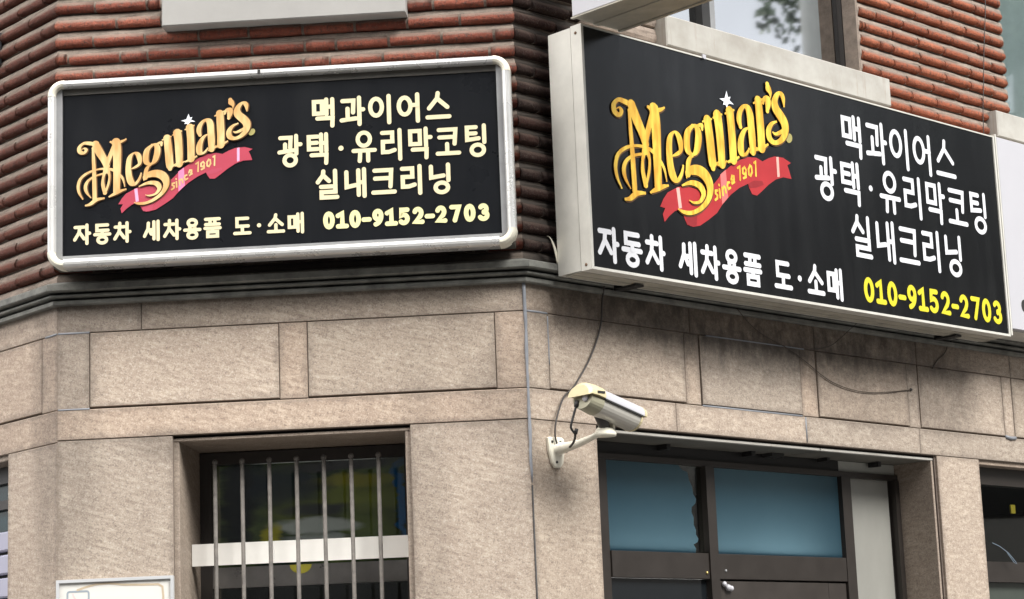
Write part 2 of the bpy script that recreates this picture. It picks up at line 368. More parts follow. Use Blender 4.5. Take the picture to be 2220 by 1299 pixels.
def lay_bricks(wall, face, regions, seed, skin=None):
    """regions: (u0, u1, z0, z1, individually?, corner at start, corner at end)"""
    rnd = random.Random(seed); stuff = MB(); n = 0; GAP = .0035 if face == 'L' else .0055
    for (u0, u1, z0, z1, indiv, cs, ce) in regions:
        k0 = math.ceil((z0 - Z0) / PITCH); k1 = math.floor((z1 - Z0) / PITCH)
        for k in range(k0, k1 + 1):
            zc = Z0 + k * PITCH; off = (.0 if k % 2 else .1) + rnd.uniform(-.012, .012)
            cuts = [u0]; u = math.floor(u0 / .2) * .2 + off
            while u < u1 - .035:
                if u > u0 + .035: cuts.append(u + rnd.uniform(-.006, .006))
                u += .2
                if rnd.random() < .05: u -= .09
            cuts.append(u1)
            for i, (a, b) in enumerate(zip(cuts, cuts[1:])):
                if b - a < .02: continue
                first, last = i == 0, i == len(cuts) - 2
                key = 'start' if first and cs else 'end' if last and ce else 'mid'
                ga = .0 if key == 'start' else GAP; gb = .0 if key == 'end' else GAP
                aa, bb = a + ga, b - gb; mb, me = rnd.choice(BM[skin or face, key]); sx = (bb - aa) / .19; dz = rnd.uniform(-.0018, .0018); dw = rnd.uniform(-.0035, .0040) if key == 'mid' else 0
                if indiv:
                    o = bpy.data.objects.new('brick', me); COL.objects.link(o); o.parent = wall
                    o.location = ((aa + bb) / 2, -dw, zc + dz); o.scale = (sx, 1, 1); n += 1
                    if key == 'mid': o.rotation_euler = (rnd.uniform(-.03, .03), rnd.uniform(-.005, .005), 0)
                else:
                    n0 = len(stuff.v); stuff.v += [((aa + bb) / 2 + x * sx, y - dw, z + zc + dz) for x, y, z in mb.v]; stuff.f += [tuple(i_ + n0 for i_ in f) for f in mb.f]
    if stuff.v:
        o = part('brick_courses', stuff, M['brick' + (skin or face)], wall); o['kind'] = 'stuff'
    return n

def mortar(face, regions):
    """corrugated mortar bed joints plus the wall core behind them"""
    mb = MB()
    for (u0, u1, z0, z1, e0, e1) in regions:
        prof = []; k0 = math.floor((z0 - Z0) / PITCH); k1 = math.ceil((z1 - Z0) / PITCH)
        for k in range(k0, k1 + 1):
            zc = Z0 + k * PITCH
            for a, b in ((.0020, zc - HB - (PITCH - 2 * HB)), (.0005, zc - HB - .018), (-.006, zc - HB - .008), (-.017, zc - HB - .0005), (-.0015, zc - HB + .0035), (.0035, zc - .004), (.0035, zc + .010)):
                if z0 <= b <= z1: prof.append((a, b))
        prof = [(prof[0][0], z0)] + prof + [(prof[-1][0], z1)]
        nseg = max(1, int((u1 - u0) / .07)); n0 = len(mb.v); kk = len(prof); rnd = random.Random(int(u0 * 1000) + 5)
        for j in range(nseg + 1):
            u = u0 + (u1 - u0) * j / nseg
            for a, b in prof:
                jj = rnd.uniform(-.0022, .0022) if 0 < j < nseg else 0
                du = (e0 * a if j == 0 else e1 * a if j == nseg else 0); mb.v.append((u + du, -(a + jj), b))
        for j in range(nseg):
            for i in range(kk - 1): a = n0 + j * kk + i; mb.f.append((a, a + kk, a + kk + 1, a + 1))
        mb.box(u0, u1, -.30, -.024, z0, z1)
    return mb
ZT = 5.45
wC = part('brick_wall', mortar('C', [(XL, -1.28, 3.225, ZT, -MIT_L, 0), (-1.28, -.45, 3.225, 4.19, 0, 0), (-.45, 0, 3.225, ZT, 0, MIT_R)]), M['mortar'], bld, 'C')
wR = part('brick_wall', mortar('R', [(0, .88, 3.225, ZT, -MIT_R, 0), (.88, 2.155, 3.225, 4.30, 0, 0), (2.155, 3.335, 3.225, ZT, 0, 0), (3.335, 4.6, 3.225, 4.30, 0, 0), (4.6, 5.6, 3.225, ZT, 0, 0)]), M['mortarR'], bld, 'R')
wL = part('brick_wall', mortar('L', [(-4.0, 0, 3.225, ZT, 0, MIT_L)]), M['mortarL'], bld, 'L')
lay_bricks(wC, 'C', [(XL, -1.335, 4.19, 4.45, 1, 1, 0), (-.40, 0, 4.19, 4.45, 1, 0, 1), (XL, 0, 3.84, 4.19, 1, 1, 1), (XL, -1.60, 3.26, 3.84, 1, 1, 0), (-.13, 0, 3.26, 3.84, 1, 0, 1),
                     (-1.60, -.13, 3.40, 3.84, 0, 0, 0), (XL, -1.28, 4.45, ZT, 0, 1, 0), (-.45, 0, 4.45, ZT, 0, 0, 1)], 3)
lay_bricks(wC, 'C', [(-1.60, -.13, 3.26, 3.40, 0, 0, 0)], 23, 'D')  # dark brick colour paints the sign's shade on these rows
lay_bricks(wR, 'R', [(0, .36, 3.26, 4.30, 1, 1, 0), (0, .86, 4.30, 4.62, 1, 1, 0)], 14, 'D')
lay_bricks(wR, 'R', [(.36, 2.30, 4.03, 4.18, 1, 0, 0), (2.30, 3.14, 4.03, 4.30, 1, 0, 0), (2.166, 3.325, 4.30, 4.97, 1, 0, 0),
                     (.36, 3.14, 3.26, 4.03, 0, 0, 0), (3.14, 5.6, 3.26, 4.18, 0, 0, 0), (0, .86, 4.62, ZT, 0, 1, 0), (2.166, 3.325, 4.97, ZT, 0, 0, 0), (4.62, 5.6, 4.30, ZT, 0, 0, 0)], 4)
lay_bricks(wL, 'L', [(-.62, 0, 3.26, 4.62, 1, 0, 1), (-4.0, -.62, 3.26, 4.62, 0, 0, 0), (-4.0, 0, 4.62, ZT, 0, 0, 1)], 5)

# parapet cap, far above the frame
for f_, u0, u1 in (('C', XL, 0), ('R', 0, 5.6), ('L', -4.0, 0)):
    e0 = -MIT_L if f_ == 'C' else -MIT_R if f_ == 'R' else 0; e1 = MIT_R if f_ == 'C' else MIT_L if f_ == 'L' else 0
    part('parapet_cap', MB().prism([(-.3, ZT + .003), (.05, ZT + .003), (.05, ZT + .1), (-.3, ZT + .12)], u0, u1, e0, e1), M['sill'], bld, f_)

rf = MB(); ro = [(XL, .06), (0, .06), (3.72, 4.12), (.2, 8.2), (-4.55, 2.86)]
rf.v = [(x, y, z) for z in (ZT - .12, ZT - .02) for x, y in ro]; rf.f = [tuple(range(5)), tuple(range(9, 4, -1))] + [(i, (i + 1) % 5, 5 + (i + 1) % 5, 5 + i) for i in range(5)]
part('roof', rf, M['sill'], bld, 'W')
# cornice: three stepped bands, mitred round the two corners
CP = [(-.04, 3.133), (.021, 3.133), (.024, 3.136), (.024, 3.149), (.021, 3.151), (-.004, 3.152), (-.004, 3.159), (.036, 3.160), (.039, 3.163), (.038, 3.169), (.035, 3.171), (.004, 3.172), (.004, 3.179), (.054, 3.180), (.058, 3.184), (.057, 3.205), (.050, 3.210), (.004, 3.224), (-.04, 3.224)]
for f_, u0, u1 in (('C', XL, 0), ('R', 0, 5.6), ('L', -4.0, 0)):
    e0 = -MIT_L if f_ == 'C' else -MIT_R if f_ == 'R' else 0; e1 = MIT_R if f_ == 'C' else MIT_L if f_ == 'L' else 0
    part('cornice', MB().prism(CP, u0, u1, e0, e1), M['cornice'], bld, f_)

# granite cladding
def cladding(face, core, panels, mat):
    mb = MB()
    for (u0, u1, z0, z1) in core: mb.box(u0, u1, -.17, -.013, z0, z1)
    c = part('stone_cladding', mb, M['grout'], bld, face)
    rnd = random.Random(ord(face))
    for p in panels:
        (u0, u1, z0, z1) = p[:4]; gl, gr, gb, gt = p[4] if len(p) > 4 else (.0012, .0012, .0012, .0012)
        d = rnd.uniform(-.0012, .0012)
        sp_ = part('stone_panel', MB().box(u0 + gl, u1 - gr, -.035, d, z0 + gb, z1 - gt, .0022), mat, c)
        sp_['slab_width'] = u1 - u0; sp_['slab_height'] = z1 - z0
    return c
TH = (.0016, .0016, .0062, .0018)       # open joint below, tight joints elsewhere
ZA, ZB, ZC = 3.142, 3.030, 2.7455
WB = .9
cC = cladding('C', [(XL, 0, 2.632, ZA), (XL, -1.307, .02, 2.632), (-.436, 0, .02, 2.632), (-1.307, -.436, .02, WB)],
    [(XL, -1.420, ZB, ZA), (-1.420, 0, ZB, ZA),
     (XL, -1.615, ZC, ZB), (-1.615, -.909, ZC, ZB, TH), (-.909, -.804, ZC, ZB), (-.804, -.113, ZC, ZB, TH), (-.113, 0, ZC, ZB),
     (XL, 0, 2.632, ZC), (XL, -1.307, 1.15, 2.632), (-.436, 0, 1.15, 2.632), (XL, -1.307, .02, 1.15), (-.436, 0, .02, 1.15), (-1.307, -.436, .02, WB)], M['stoneC'])
DJ = (.008, .0014, .0062, .0020)
cR = cladding('R', [(0, 5.6, 2.631, ZA), (0, .350, .02, 2.631), (2.505, 2.838, .02, 2.631), (4.5, 5.6, .02, 2.631)],
    [(0, .905, ZB, ZA), (.905, 1.69, ZB, ZA), (1.69, 2.412, ZB, ZA), (2.412, 3.15, ZB, ZA), (3.15, 5.6, ZB, ZA),
     (0, .114, ZC, ZB), (.114, .865, ZC, ZB, TH), (.865, .953, ZC, ZB), (.953, 1.585, ZC, ZB, DJ), (1.585, 1.691, ZC, ZB), (1.691, 2.33, ZC, ZB, DJ), (2.33, 2.412, ZC, ZB), (2.412, 3.07, ZC, ZB, DJ), (3.07, 3.148, ZC, ZB), (3.148, 3.9, ZC, ZB, DJ), (3.9, 5.6, ZC, ZB),
     (0, .800, 2.631, ZC), (.800, 1.600, 2.631, ZC), (1.600, 2.395, 2.631, ZC), (2.395, 3.3, 2.631, ZC), (3.3, 5.6, 2.631, ZC),
     (0, .350, 1.15, 2.631), (2.512, 2.838, 1.15, 2.631), (0, .350, .02, 1.15), (2.512, 2.838, .02, 1.15), (4.5, 5.6, .02, 2.631)], M['stoneR'])
cL = cladding('L', [(-4.0, 0, 2.626, ZA), (-.366, 0, .02, 2.626), (-4.0, -2.3, .02, 2.626), (-2.3, -.366, .02, WB)],
    [(-1.5, 0, ZB, ZA), (-4, -1.5, ZB, ZA), (-1.0, -.112, ZC, ZB, TH), (-.112, 0, ZC, ZB), (-2.0, -1.0, ZC, ZB, TH), (-4, -2, ZC, ZB, TH),
     (-1.3, 0, 2.626, ZC), (-4, -1.3, 2.626, ZC), (-.366, 0, 1.15, 2.626), (-.366, 0, .02, 1.15), (-4, -2.3, .02, 2.626), (-2.3, -.366, .02, WB)], M['stoneL'])
# sealant beads
def bead(pts, r, face):
    part('sealant_bead', MB().tube(pts, r, 6), M['sealant'], bld, face)
rb = random.Random(2)
bead([(rb.uniform(-.0015, .0015), .000, 2.40 + i * .0372) for i in range(21)], [.0015] + [rb.uniform(.0050, .0078) for i in range(20)], 'R')
part('open_joint', MB().tube([(.002, .0, 1.2), (.003, .0005, 1.8), (.001, .0003, 2.39)], .0030, 6), M['dark'], bld, 'R')
bead([(.114 + rb.uniform(-.001, .001), -.0015, 2.84 + i * .03) for i in range(7)], .004, 'R'); bead([(.006, -.001, ZB), (.06, -.001, ZB + .001), (.114, -.001, ZB)], .0042, 'R')
bead([(1.600, -.0015, 2.64), (1.601, -.0015, 2.69), (1.600, -.0015, 2.742)], .0045, 'R'); bead([(.96, -.003, ZC), (1.2, -.0035, ZC), (1.58, -.002, ZC)], .0040, 'R'); bead([(3.07, -.001, ZC + .002), (3.11, .001, ZC - .003), (3.15, -.001, ZC)], .009, 'R')
bead([(1.0, -.003, ZB), (1.3, -.003, ZB), (1.62, -.003, ZB)], .0038, 'R')
bead([(XL + .004, -.001, ZB), (XL + .06, -.001, ZB), (-1.615, -.001, ZB)], .0042, 'C'); bead([(XL + .004, -.001, ZC), (XL + .06, -.001, ZC), (-1.615, -.001, ZC)], .004, 'C'); bead([(-.085, -.001, ZB), (-.004, -.001, ZB)], .0042, 'L')

def ring(mb, u0, u1, w0, w1, z0, z1, t, tb=None):
    """rectangular frame of bar width t; no overlapping faces"""
    tb = t if tb is None else tb
    mb.box(u0, u0 + t, w0, w1, z0, z1); mb.box(u1 - t, u1, w0, w1, z0, z1)
    mb.box(u0 + t, u1 - t, w0, w1, z1 - t, z1)
    if tb: mb.box(u0 + t, u1 - t, w0, w1, z0, z0 + tb)
    return mb
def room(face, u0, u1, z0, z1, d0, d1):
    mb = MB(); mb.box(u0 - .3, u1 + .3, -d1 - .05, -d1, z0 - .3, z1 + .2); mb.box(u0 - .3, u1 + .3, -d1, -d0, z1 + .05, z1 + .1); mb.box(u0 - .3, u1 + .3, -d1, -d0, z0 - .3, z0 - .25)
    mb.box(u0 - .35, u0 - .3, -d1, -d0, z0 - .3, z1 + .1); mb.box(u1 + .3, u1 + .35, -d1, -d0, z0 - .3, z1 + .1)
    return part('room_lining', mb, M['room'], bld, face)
def reveal(face, u0, u1, z0, z1, d, mat):
    """trim strip set back behind the cladding edge with a dark groove beside it, then deep jambs and soffit"""
    a = part('window_reveal', MB().box(u0 - .02, u0 + .020, -d, -.016, z0, z1 - .022, .003), mat, bld, face)
    part('jamb', MB().box(u1 - .020, u1 + .02, -d, -.016, z0, z1 - .022, .003), mat, a)
    part('soffit', MB().box(u0 - .02, u1 + .02, -d, -.014, z1 - .0215, z1 - .010, .002), mat, a)
    part('groove', MB().box(u0 - .02, u1 + .02, -d, -.045, z1 - .0095, z1 + .03), M['dark'], a)
    return a

# ---- lower window in the chamfered face, with the picture film behind its glass
reveal('C', -1.307, -.436, WB, 2.632, .42, M['stoneC'])
win = part('window', ring(MB(), -1.286, -.457, -.415, -.365, WB + .02, 2.606, .045), M['bronze_dark'], bld, 'C')
part('cross_rail', MB().box(-1.2405, -.5025, -.412, -.366, 2.092, 2.170), plain('grey_rail', (.21, .20, .19), .3, .5, var=.2), win)
part('pane', MB().box(-1.2405, -.5025, -.388, -.383, 2.1705, 2.5605), M['glass'], win)
part('pane', MB().box(-1.2405, -.5025, -.388, -.383, WB + .0655, 2.0915), M['glass'], win)
def film_mat():
    k = N('printed_film'); k.set(Roughness=.6); tc = k.n('ShaderNodeTexCoord'); uv0 = tc.outputs['UV']
    n = k.n('ShaderNodeTexNoise', Scale=9.0, Detail=3); k.l(k.coord('UV', (.7, 2.2, 1)), n.inputs[0]); ad = k.n('ShaderNodeMix', data_type='VECTOR'); 
    wv = k.n('ShaderNodeVectorMath', operation='MULTIPLY_ADD'); k.l(n.outputs['Color'], wv.inputs[0]); wv.inputs[1].default_value = (.12, .05, 0); wv.inputs[2].default_value = (-.06, -.025, 0)
    sm = k.n('ShaderNodeVectorMath', operation='ADD'); k.l(uv0, sm.inputs[0]); k.l(wv.outputs[0], sm.inputs[1]); uv = sm.outputs[0]
    c = k.mix(k.ramp(k.noise(uv, 7, 4), [(.4, 0), (.7, 1)]), (.03, .05, .04), (.24, .30, .09))
    for cx, cz, rx, rz, sf, col, a in ((-.80, 2.36, .22, .05, .5, (.12, .13, .02), .8), (-.72, 2.41, .16, .018, .6, (.20, .17, .02), .8), (-.93, 2.30, .12, .03, .6, (.10, .11, .02), .8), (-.98, 2.40, .14, .06, .6, (.008, .012, .022), .9),
        (-.75, 2.47, .2, .02, .5, (.035, .03, .035), .9), (-.85, 2.305, .15, .022, .6, (.02, .02, .028), .9), (-.64, 2.33, .10, .03, .5, (.14, .15, .03), .7), (-.70, 2.26, .07, .05, .6, (.10, .12, .03), .7), (-.87, 2.242, .16, .030, .3, (.9, .92, .62), 1), (-.86, 2.195, .10, .012, .5, (.24, .24, .25), .9),
        (-1.035, 2.20, .035, .045, .5, (.30, .24, .015), .9), (-.545, 2.32, .022, .13, .4, (.015, .075, .20), 1), (-.60, 2.30, .03, .10, .6, (.09, .10, .02), .6), (-1.17, 2.35, .055, .22, .5, (.004, .005, .007), 1)):
        c = k.mix(k.math('MULTIPLY', k.blob(uv, cx + .02, cz + .072, rx, rz, sf), a), c, tuple(min(.85, q * 3.0) for q in col))
    tl = k.n('ShaderNodeBsdfTranslucent'); df = k.n('ShaderNodeBsdfDiffuse'); k.l(c, tl.inputs[0]); k.l(c, df.inputs[0])
    ms = k.n('ShaderNodeMixShader'); ms.inputs[0].default_value = .45; k.l(df.outputs[0], ms.inputs[1]); k.l(tl.outputs[0], ms.inputs[2]); k.l(ms.outputs[0], k.out.inputs['Surface']); return k.m
part('printed_film', MB().poly([(-1.239, 2.172), (-.504, 2.172), (-.504, 2.559), (-1.239, 2.559)], -.394), film_mat(), win)
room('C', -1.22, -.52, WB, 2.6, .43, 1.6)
# second decal that shows below the white rail
part('yellow_decal', MB().poly([(-.905 + .042 * math.cos(a), 2.1695 + .034 * math.sin(a) * (1.0 if math.sin(a) < 0 else 0)) for a in [math.pi * i / 10 + math.pi for i in range(11)]], -.3645), plain('yellow_green_print', (.36, .32, .03), .5), win)

# ---- window above (its sill fills the top of the frame)
w2 = part('window', ring(MB(), -1.28, -.45, -.13, -.08, 4.303, 5.3, .05), M['bronze_dark'], bld, 'C')
part('sill', MB().box(-1.318, -.396, -.15, .075, 4.172, 4.3025, .004), M['sill'], w2); part('pane', MB().box(-1.23, -.50, -.11, -.104, 4.353, 5.25), M['glass_mirror'], w2); part('lintel', MB().box(-1.28, -.45, -.28, -.002, 5.3005, ZT - .003), M['sill'], w2)
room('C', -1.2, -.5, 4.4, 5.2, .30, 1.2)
# ---- upper window on the right face
w3 = part('window', ring(MB(), .865, 2.195, -.125, -.075, 4.312, 5.36, .048), M['bronze_dark'], bld, 'R')
part('mullion', MB().box(1.176, 1.226, -.122, -.070, 4.3605, 5.3115), M['dark'], w3); part('sash_stile', MB().box(1.2265, 1.262, -.118, -.074, 4.3605, 5.3115), M['alu_flat'], w3)  # near-black mullion colour also carries the sash overlap's shadow
part('pane', MB().box(.9135, 1.1755, -.112, -.106, 4.3605, 5.3115), M['glass_mirror'], w3); part('pane', MB().box(1.2625, 2.1465, -.105, -.099, 4.3605, 5.3115), M['glass_mirror'], w3)
part('sill', MB().box(.80, 2.292, -.15, .058, 4.182, 4.3105, .005), M['sillR'], w3); part('mortar_reveal', MB().box(2.146, 2.1625, -.07, .003, 4.312, 5.36), M['mortar'], w3); part('lintel', MB().box(.862, 2.1935, -.28, -.002, 5.3605, ZT - .003), M['sill'], w3)
room('R', .95, 2.1, 4.4, 5.3, .30, 1.5)
# ---- next window along, cut by the right edge of the picture
w4 = part('window', ring(MB(), 3.34, 4.6, -.125, -.075, 4.312, 5.36, .048), M['bronze_dark'], bld, 'R')
part('pane', MB().box(3.3885, 4.5515, -.112, -.106, 4.3605, 5.3115), glass('half_reflective_glass', (.80, .84, .84), .12, .03), w4); part('curtain', MB().box(3.39, 4.55, -.125, -.12, 4.362, 5.31), plain('pale_curtain', (.50, .53, .52), .8), w4); part('sill', MB().box(3.135, 4.7, -.15, .058, 4.182, 4.3105, .005), M['sillR'], w4); part('lintel', MB().box(3.337, 4.602, -.28, -.002, 5.3605, ZT - .003), M['sill'], w4)
room('R', 3.4, 4.5, 4.4, 5.3, .30, 1.5)

# ---- shopfront opening on the right face
part('reveal', MB().box(2.486, 2.499, -.235, -.016, .15, 2.609, .002), M['stoneR'], bld, 'R'); part('groove', MB().box(2.4995, 2.53, -.235, -.05, .15, 2.609), M['dark'], bld, 'R')
part('reveal', MB().box(.33, .366, -.235, -.016, .15, 2.609, .003), M['stoneR'], bld, 'R')
part('soffit', MB().box(.33, 1.70, -.214, -.030, 2.6095, 2.6205), M['soffit'], bld, 'R'); part('head_trim', MB().box(.33, 1.70, -.0295, -.014, 2.6090, 2.6200, .002), M['sillR'], bld, 'R'); part('head_trim', MB().box(1.706, 2.499, -.0295, -.014, 2.6090, 2.6200, .002), M['sillR'], bld, 'R'); part('soffit', MB().box(1.706, 2.53, -.214, -.030, 2.6095, 2.6205), M['soffit'], bld, 'R')
part('groove', MB().box(.33, 2.53, -.19, -.045, 2.621, 2.66), M['dark'], bld, 'R')
sf = part('shopfront_frame', MB().box(.366, 2.4845, -.240, -.200, 2.538, 2.562).box(.366, .60, -.240, -.200, .15, 2.5375).box(1.165, 1.2175, -.236, -.185, .15, 2.5375).box(2.062, 2.125, -.238, -.190, .15, 2.5375).box(2.455, 2.4845, -.24, -.195, .15, 2.5375), M['bronze'], bld, 'R')
part('cross_rail', MB().box(.6005, 1.1645, -.232, -.192, 2.083, 2.186, .002), M['bronze'], sf); part('cross_rail', MB().box(1.218, 2.0615, -.232, -.192, 2.084, 2.186, .002), M['bronze'], sf)
part('lock_screw', MB().ball((1.146, -.1915, 2.108), .007, 8), plain('brass', (.55, .42, .16), .3, .8), sf); part('lock_screw', MB().ball((1.262, -.1915, 2.118), .006, 8), M['alu_flat'], sf)
part('door_stile', MB().box(1.2235, 1.93, -.228, -.196, 2.000, 2.0765, .002).box(1.935, 2.056, -.228, -.200, .2, 2.0765), plain('door_brown', (.050, .042, .037), .35, .2, var=.2), sf)
part('pane', MB().box(.6005, 1.1645, -.219, -.214, 2.1865, 2.5375), M['glass'], sf); part('pane', MB().box(1.218, 2.0615, -.219, -.214, 2.1865, 2.5375), M['glass'], sf); M['tinted'] = plain('dark_tinted_glass', (.010, .012, .014), .14, var=.2); part('pane', MB().box(.6005, 1.1645, -.219, -.214, .2, 2.0825), M['tinted'], sf); part('pane', MB().box(1.2235, 1.93, -.219, -.214, .2, 1.9995), M['tinted'], sf)
def blue_mat():
    k = N('blue_frosted_film'); uv = k.coord('UV'); n = k.noise(uv, 3, 3)
    tl = k.n('ShaderNodeBsdfTranslucent'); k.l(k.mix(n, (.25, .40, .51), (.31, .47, .58)), tl.inputs[0])
    df = k.n('ShaderNodeBsdfDiffuse'); df.inputs[0].default_value = (.012, .040, .060, 1); gl = k.n('ShaderNodeBsdfGlossy'); gl.inputs['Roughness'].default_value = .35
    a = k.n('ShaderNodeMixShader'); a.inputs[0].default_value = .5; k.l(df.outputs[0], a.inputs[1]); k.l(tl.outputs[0], a.inputs[2])
    f = k.n('ShaderNodeFresnel', IOR=1.45); b_ = k.n('ShaderNodeMixShader'); k.l(k.math('MULTIPLY', f.outputs[0], .5), b_.inputs[0]); k.l(a.outputs[0], b_.inputs[1]); k.l(gl.outputs[0], b_.inputs[2])
    k.l(b_.outputs[0], k.out.inputs['Surface']); return k.m
M['blue'] = blue_mat()
jag = [(1.031, 2.5375), (1.055, 2.519), (1.085, 2.512), (1.092, 2.480), (1.108, 2.456), (1.113, 2.425), (1.129, 2.405), (1.124, 2.388), (1.100, 2.372), (1.097, 2.350), (1.108, 2.330), (1.106, 2.300), (1.118, 2.280), (1.116, 2.262), (1.130, 2.245), (1.124, 2.232), (1.099, 2.222), (1.112, 2.205), (1.108, 2.187)]
part('window_film', MB().poly(list(reversed([(.601, 2.187), (.601, 2.5375)] + jag)), -.2125), M['blue'], sf, label='blue frosted film with a torn right edge')
part('window_film', MB().poly([(1.2185, 2.187), (2.061, 2.187), (2.061, 2.537), (1.2185, 2.537)], -.2125), M['blue'], sf)
def colpanel():
    k = N('grey_board'); k.set(Roughness=.35); v = k.coord('UV', (1, .5, 1)); k.base(k.mix(k.noise(v, 5, 4), (.20, .195, .175), (.30, .295, .265))); return k.m
part('side_board', MB().box(2.1255, 2.440, -.235, -.226, .2, 2.5375), colpanel(), sf)
room('R', .5, 2.4, .4, 2.55, .26, 2.0)
def lit(name, c, e):
    k = N(name); k.base((.8, .8, .8)); k.p.inputs['Emission Color'].default_value = (*c, 1); k.p.inputs['Emission Strength'].default_value = e; return k.m
part('added_backlight', MB().box(-1.15, -.55, -.82, -.80, 2.15, 2.50), lit('added_film_backlight', (1, .98, .93), .28), win, 'C')  # unseen glowing panel added to backlight the printed film
part('added_backlight', MB().box(.50, 1.40, -.44, -.425, 1.72, 2.12), lit('added_backlight', (1, .98, .94), 1.15), sf); part('added_backlight', MB().box(1.44, 1.90, -.44, -.425, 1.72, 2.14), lit('added_pane_backlight', (1, .98, .94), 1.75), sf)  # unseen glowing panels added to backlight the blue film
part('leak_blocker', MB().box(1.218, 2.0615, -.2395, -.2325, 2.055, 2.10), M['dark'], sf)  # added plate blocks backlight leaking through the door gap
for u, zz, wd in ((.90, 2.588, .022), (1.42, 2.590, .024), (1.55, 2.594, .08), (1.92, 2.594, .018), (2.28, 2.588, .022)):
    part('soffit_bracket', MB().box(u, u + wd, -.205, -.15, zz, 2.6085), M['dark'], sf)
part('transom_gap_shade', MB().box(.366, 2.08, -.225, -.216, 2.5625, 2.6085), M['dark'], sf); part('transom_sky_glow', MB().box(2.0805, 2.4845, -.225, -.216, 2.5625, 2.6085), plain('pale_sky_glow', (.42, .42, .38), .6), sf)  # dark and pale colours paint the shaded gap and the skylight behind
part('torn_label', MB().ball((1.243, -.186, 2.064), .011, 8).ball((1.265, -.186, 2.050), .014, 8).ball((1.282, -.186, 2.047), .012, 8), M['white'], sf)

# ---- far right opening
part('reveal', MB().box(2.82, 2.852, -.20, -.016, .15, 2.609, .003), M['stoneR'], bld, 'R'); part('reveal', MB().box(4.49, 4.53, -.20, -.016, .15, 2.609, .003), M['stoneR'], bld, 'R'); part('soffit', MB().box(2.82, 4.53, -.20, -.014, 2.6095, 2.66, .003), M['stoneR'], bld, 'R')
w5 = part('window', MB().box(2.852, 4.49, -.12, -.07, 2.530, 2.609).box(2.852, 4.49, -.115, -.065, 2.085, 2.178).box(2.852, 2.885, -.12, -.07, .15, 2.0845).box(2.852, 2.885, -.12, -.07, 2.1785, 2.5295), M['bronze'], bld, 'R')
part('pane', MB().box(2.8855, 4.49, -.10, -.095, 2.1785, 2.5295), M['glass'], w5); part('pane', MB().box(2.8855, 4.49, -.10, -.095, .15, 2.0845), plain('greenish_glass', (.055, .065, .055), .15), w5)
part('yellow_tag', MB().box(3.225, 3.262, -.112, -.105, 2.41, 2.45), plain('yellow_tag', (.55, .40, .04), .5), w5)
part('loose_thread', MB().tube([(2.95, -.04, 2.26), (3.0, -.035, 2.245), (3.06, -.03, 2.215), (3.11, -.03, 2.178), (3.118, -.028, 2.168), (3.10, -.03, 2.172), (3.05, -.03, 2.215)], .0013, 5), plain('blue_thread', (.25, .33, .42), .5), w5)
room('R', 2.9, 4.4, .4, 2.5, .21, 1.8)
# ---- left opening with pale roller slats
part('reveal', MB().box(-.386, -.35, -.20, -.016, WB, 2.604, .003), M['stoneL'], bld, 'L'); part('soffit', MB().box(-2.32, -.35, -.20, -.014, 2.6045, 2.65, .003), M['stoneL'], bld, 'L')
w6 = part('window', MB().box(-2.3, -.386, -.14, -.10, 2.54, 2.604).box(-2.3, -.386, -.14, -.10, 2.44, 2.475), M['bronze_dark'], bld, 'L')
part('pane', MB().box(-2.3, -.386, -.13, -.125, 2.33, 2.4395), plain('teal_dark_glass', (.012, .035, .042), .12), w6)
sm_ = plain('lavender_slat', (.36, .355, .44), .5, var=.05)
for i in range(8): part('shutter_slat', MB().box(-2.3, -.386, -.085, -.055, 2.345 - .088 * i - .074, 2.345 - .088 * i, .006), sm_, w6)
part('pane', MB().box(-2.3, -.386, -.13, -.125, 2.4755, 2.5395), plain('teal_dark_glass', (.012, .030, .036), .2), w6); room('L', -2.2, -.5, WB, 2.5, .21, 1.4)
part('shutter_back', MB().box(-2.3, -.386, -.098, -.088, WB, 2.35), M['dark'], w6)

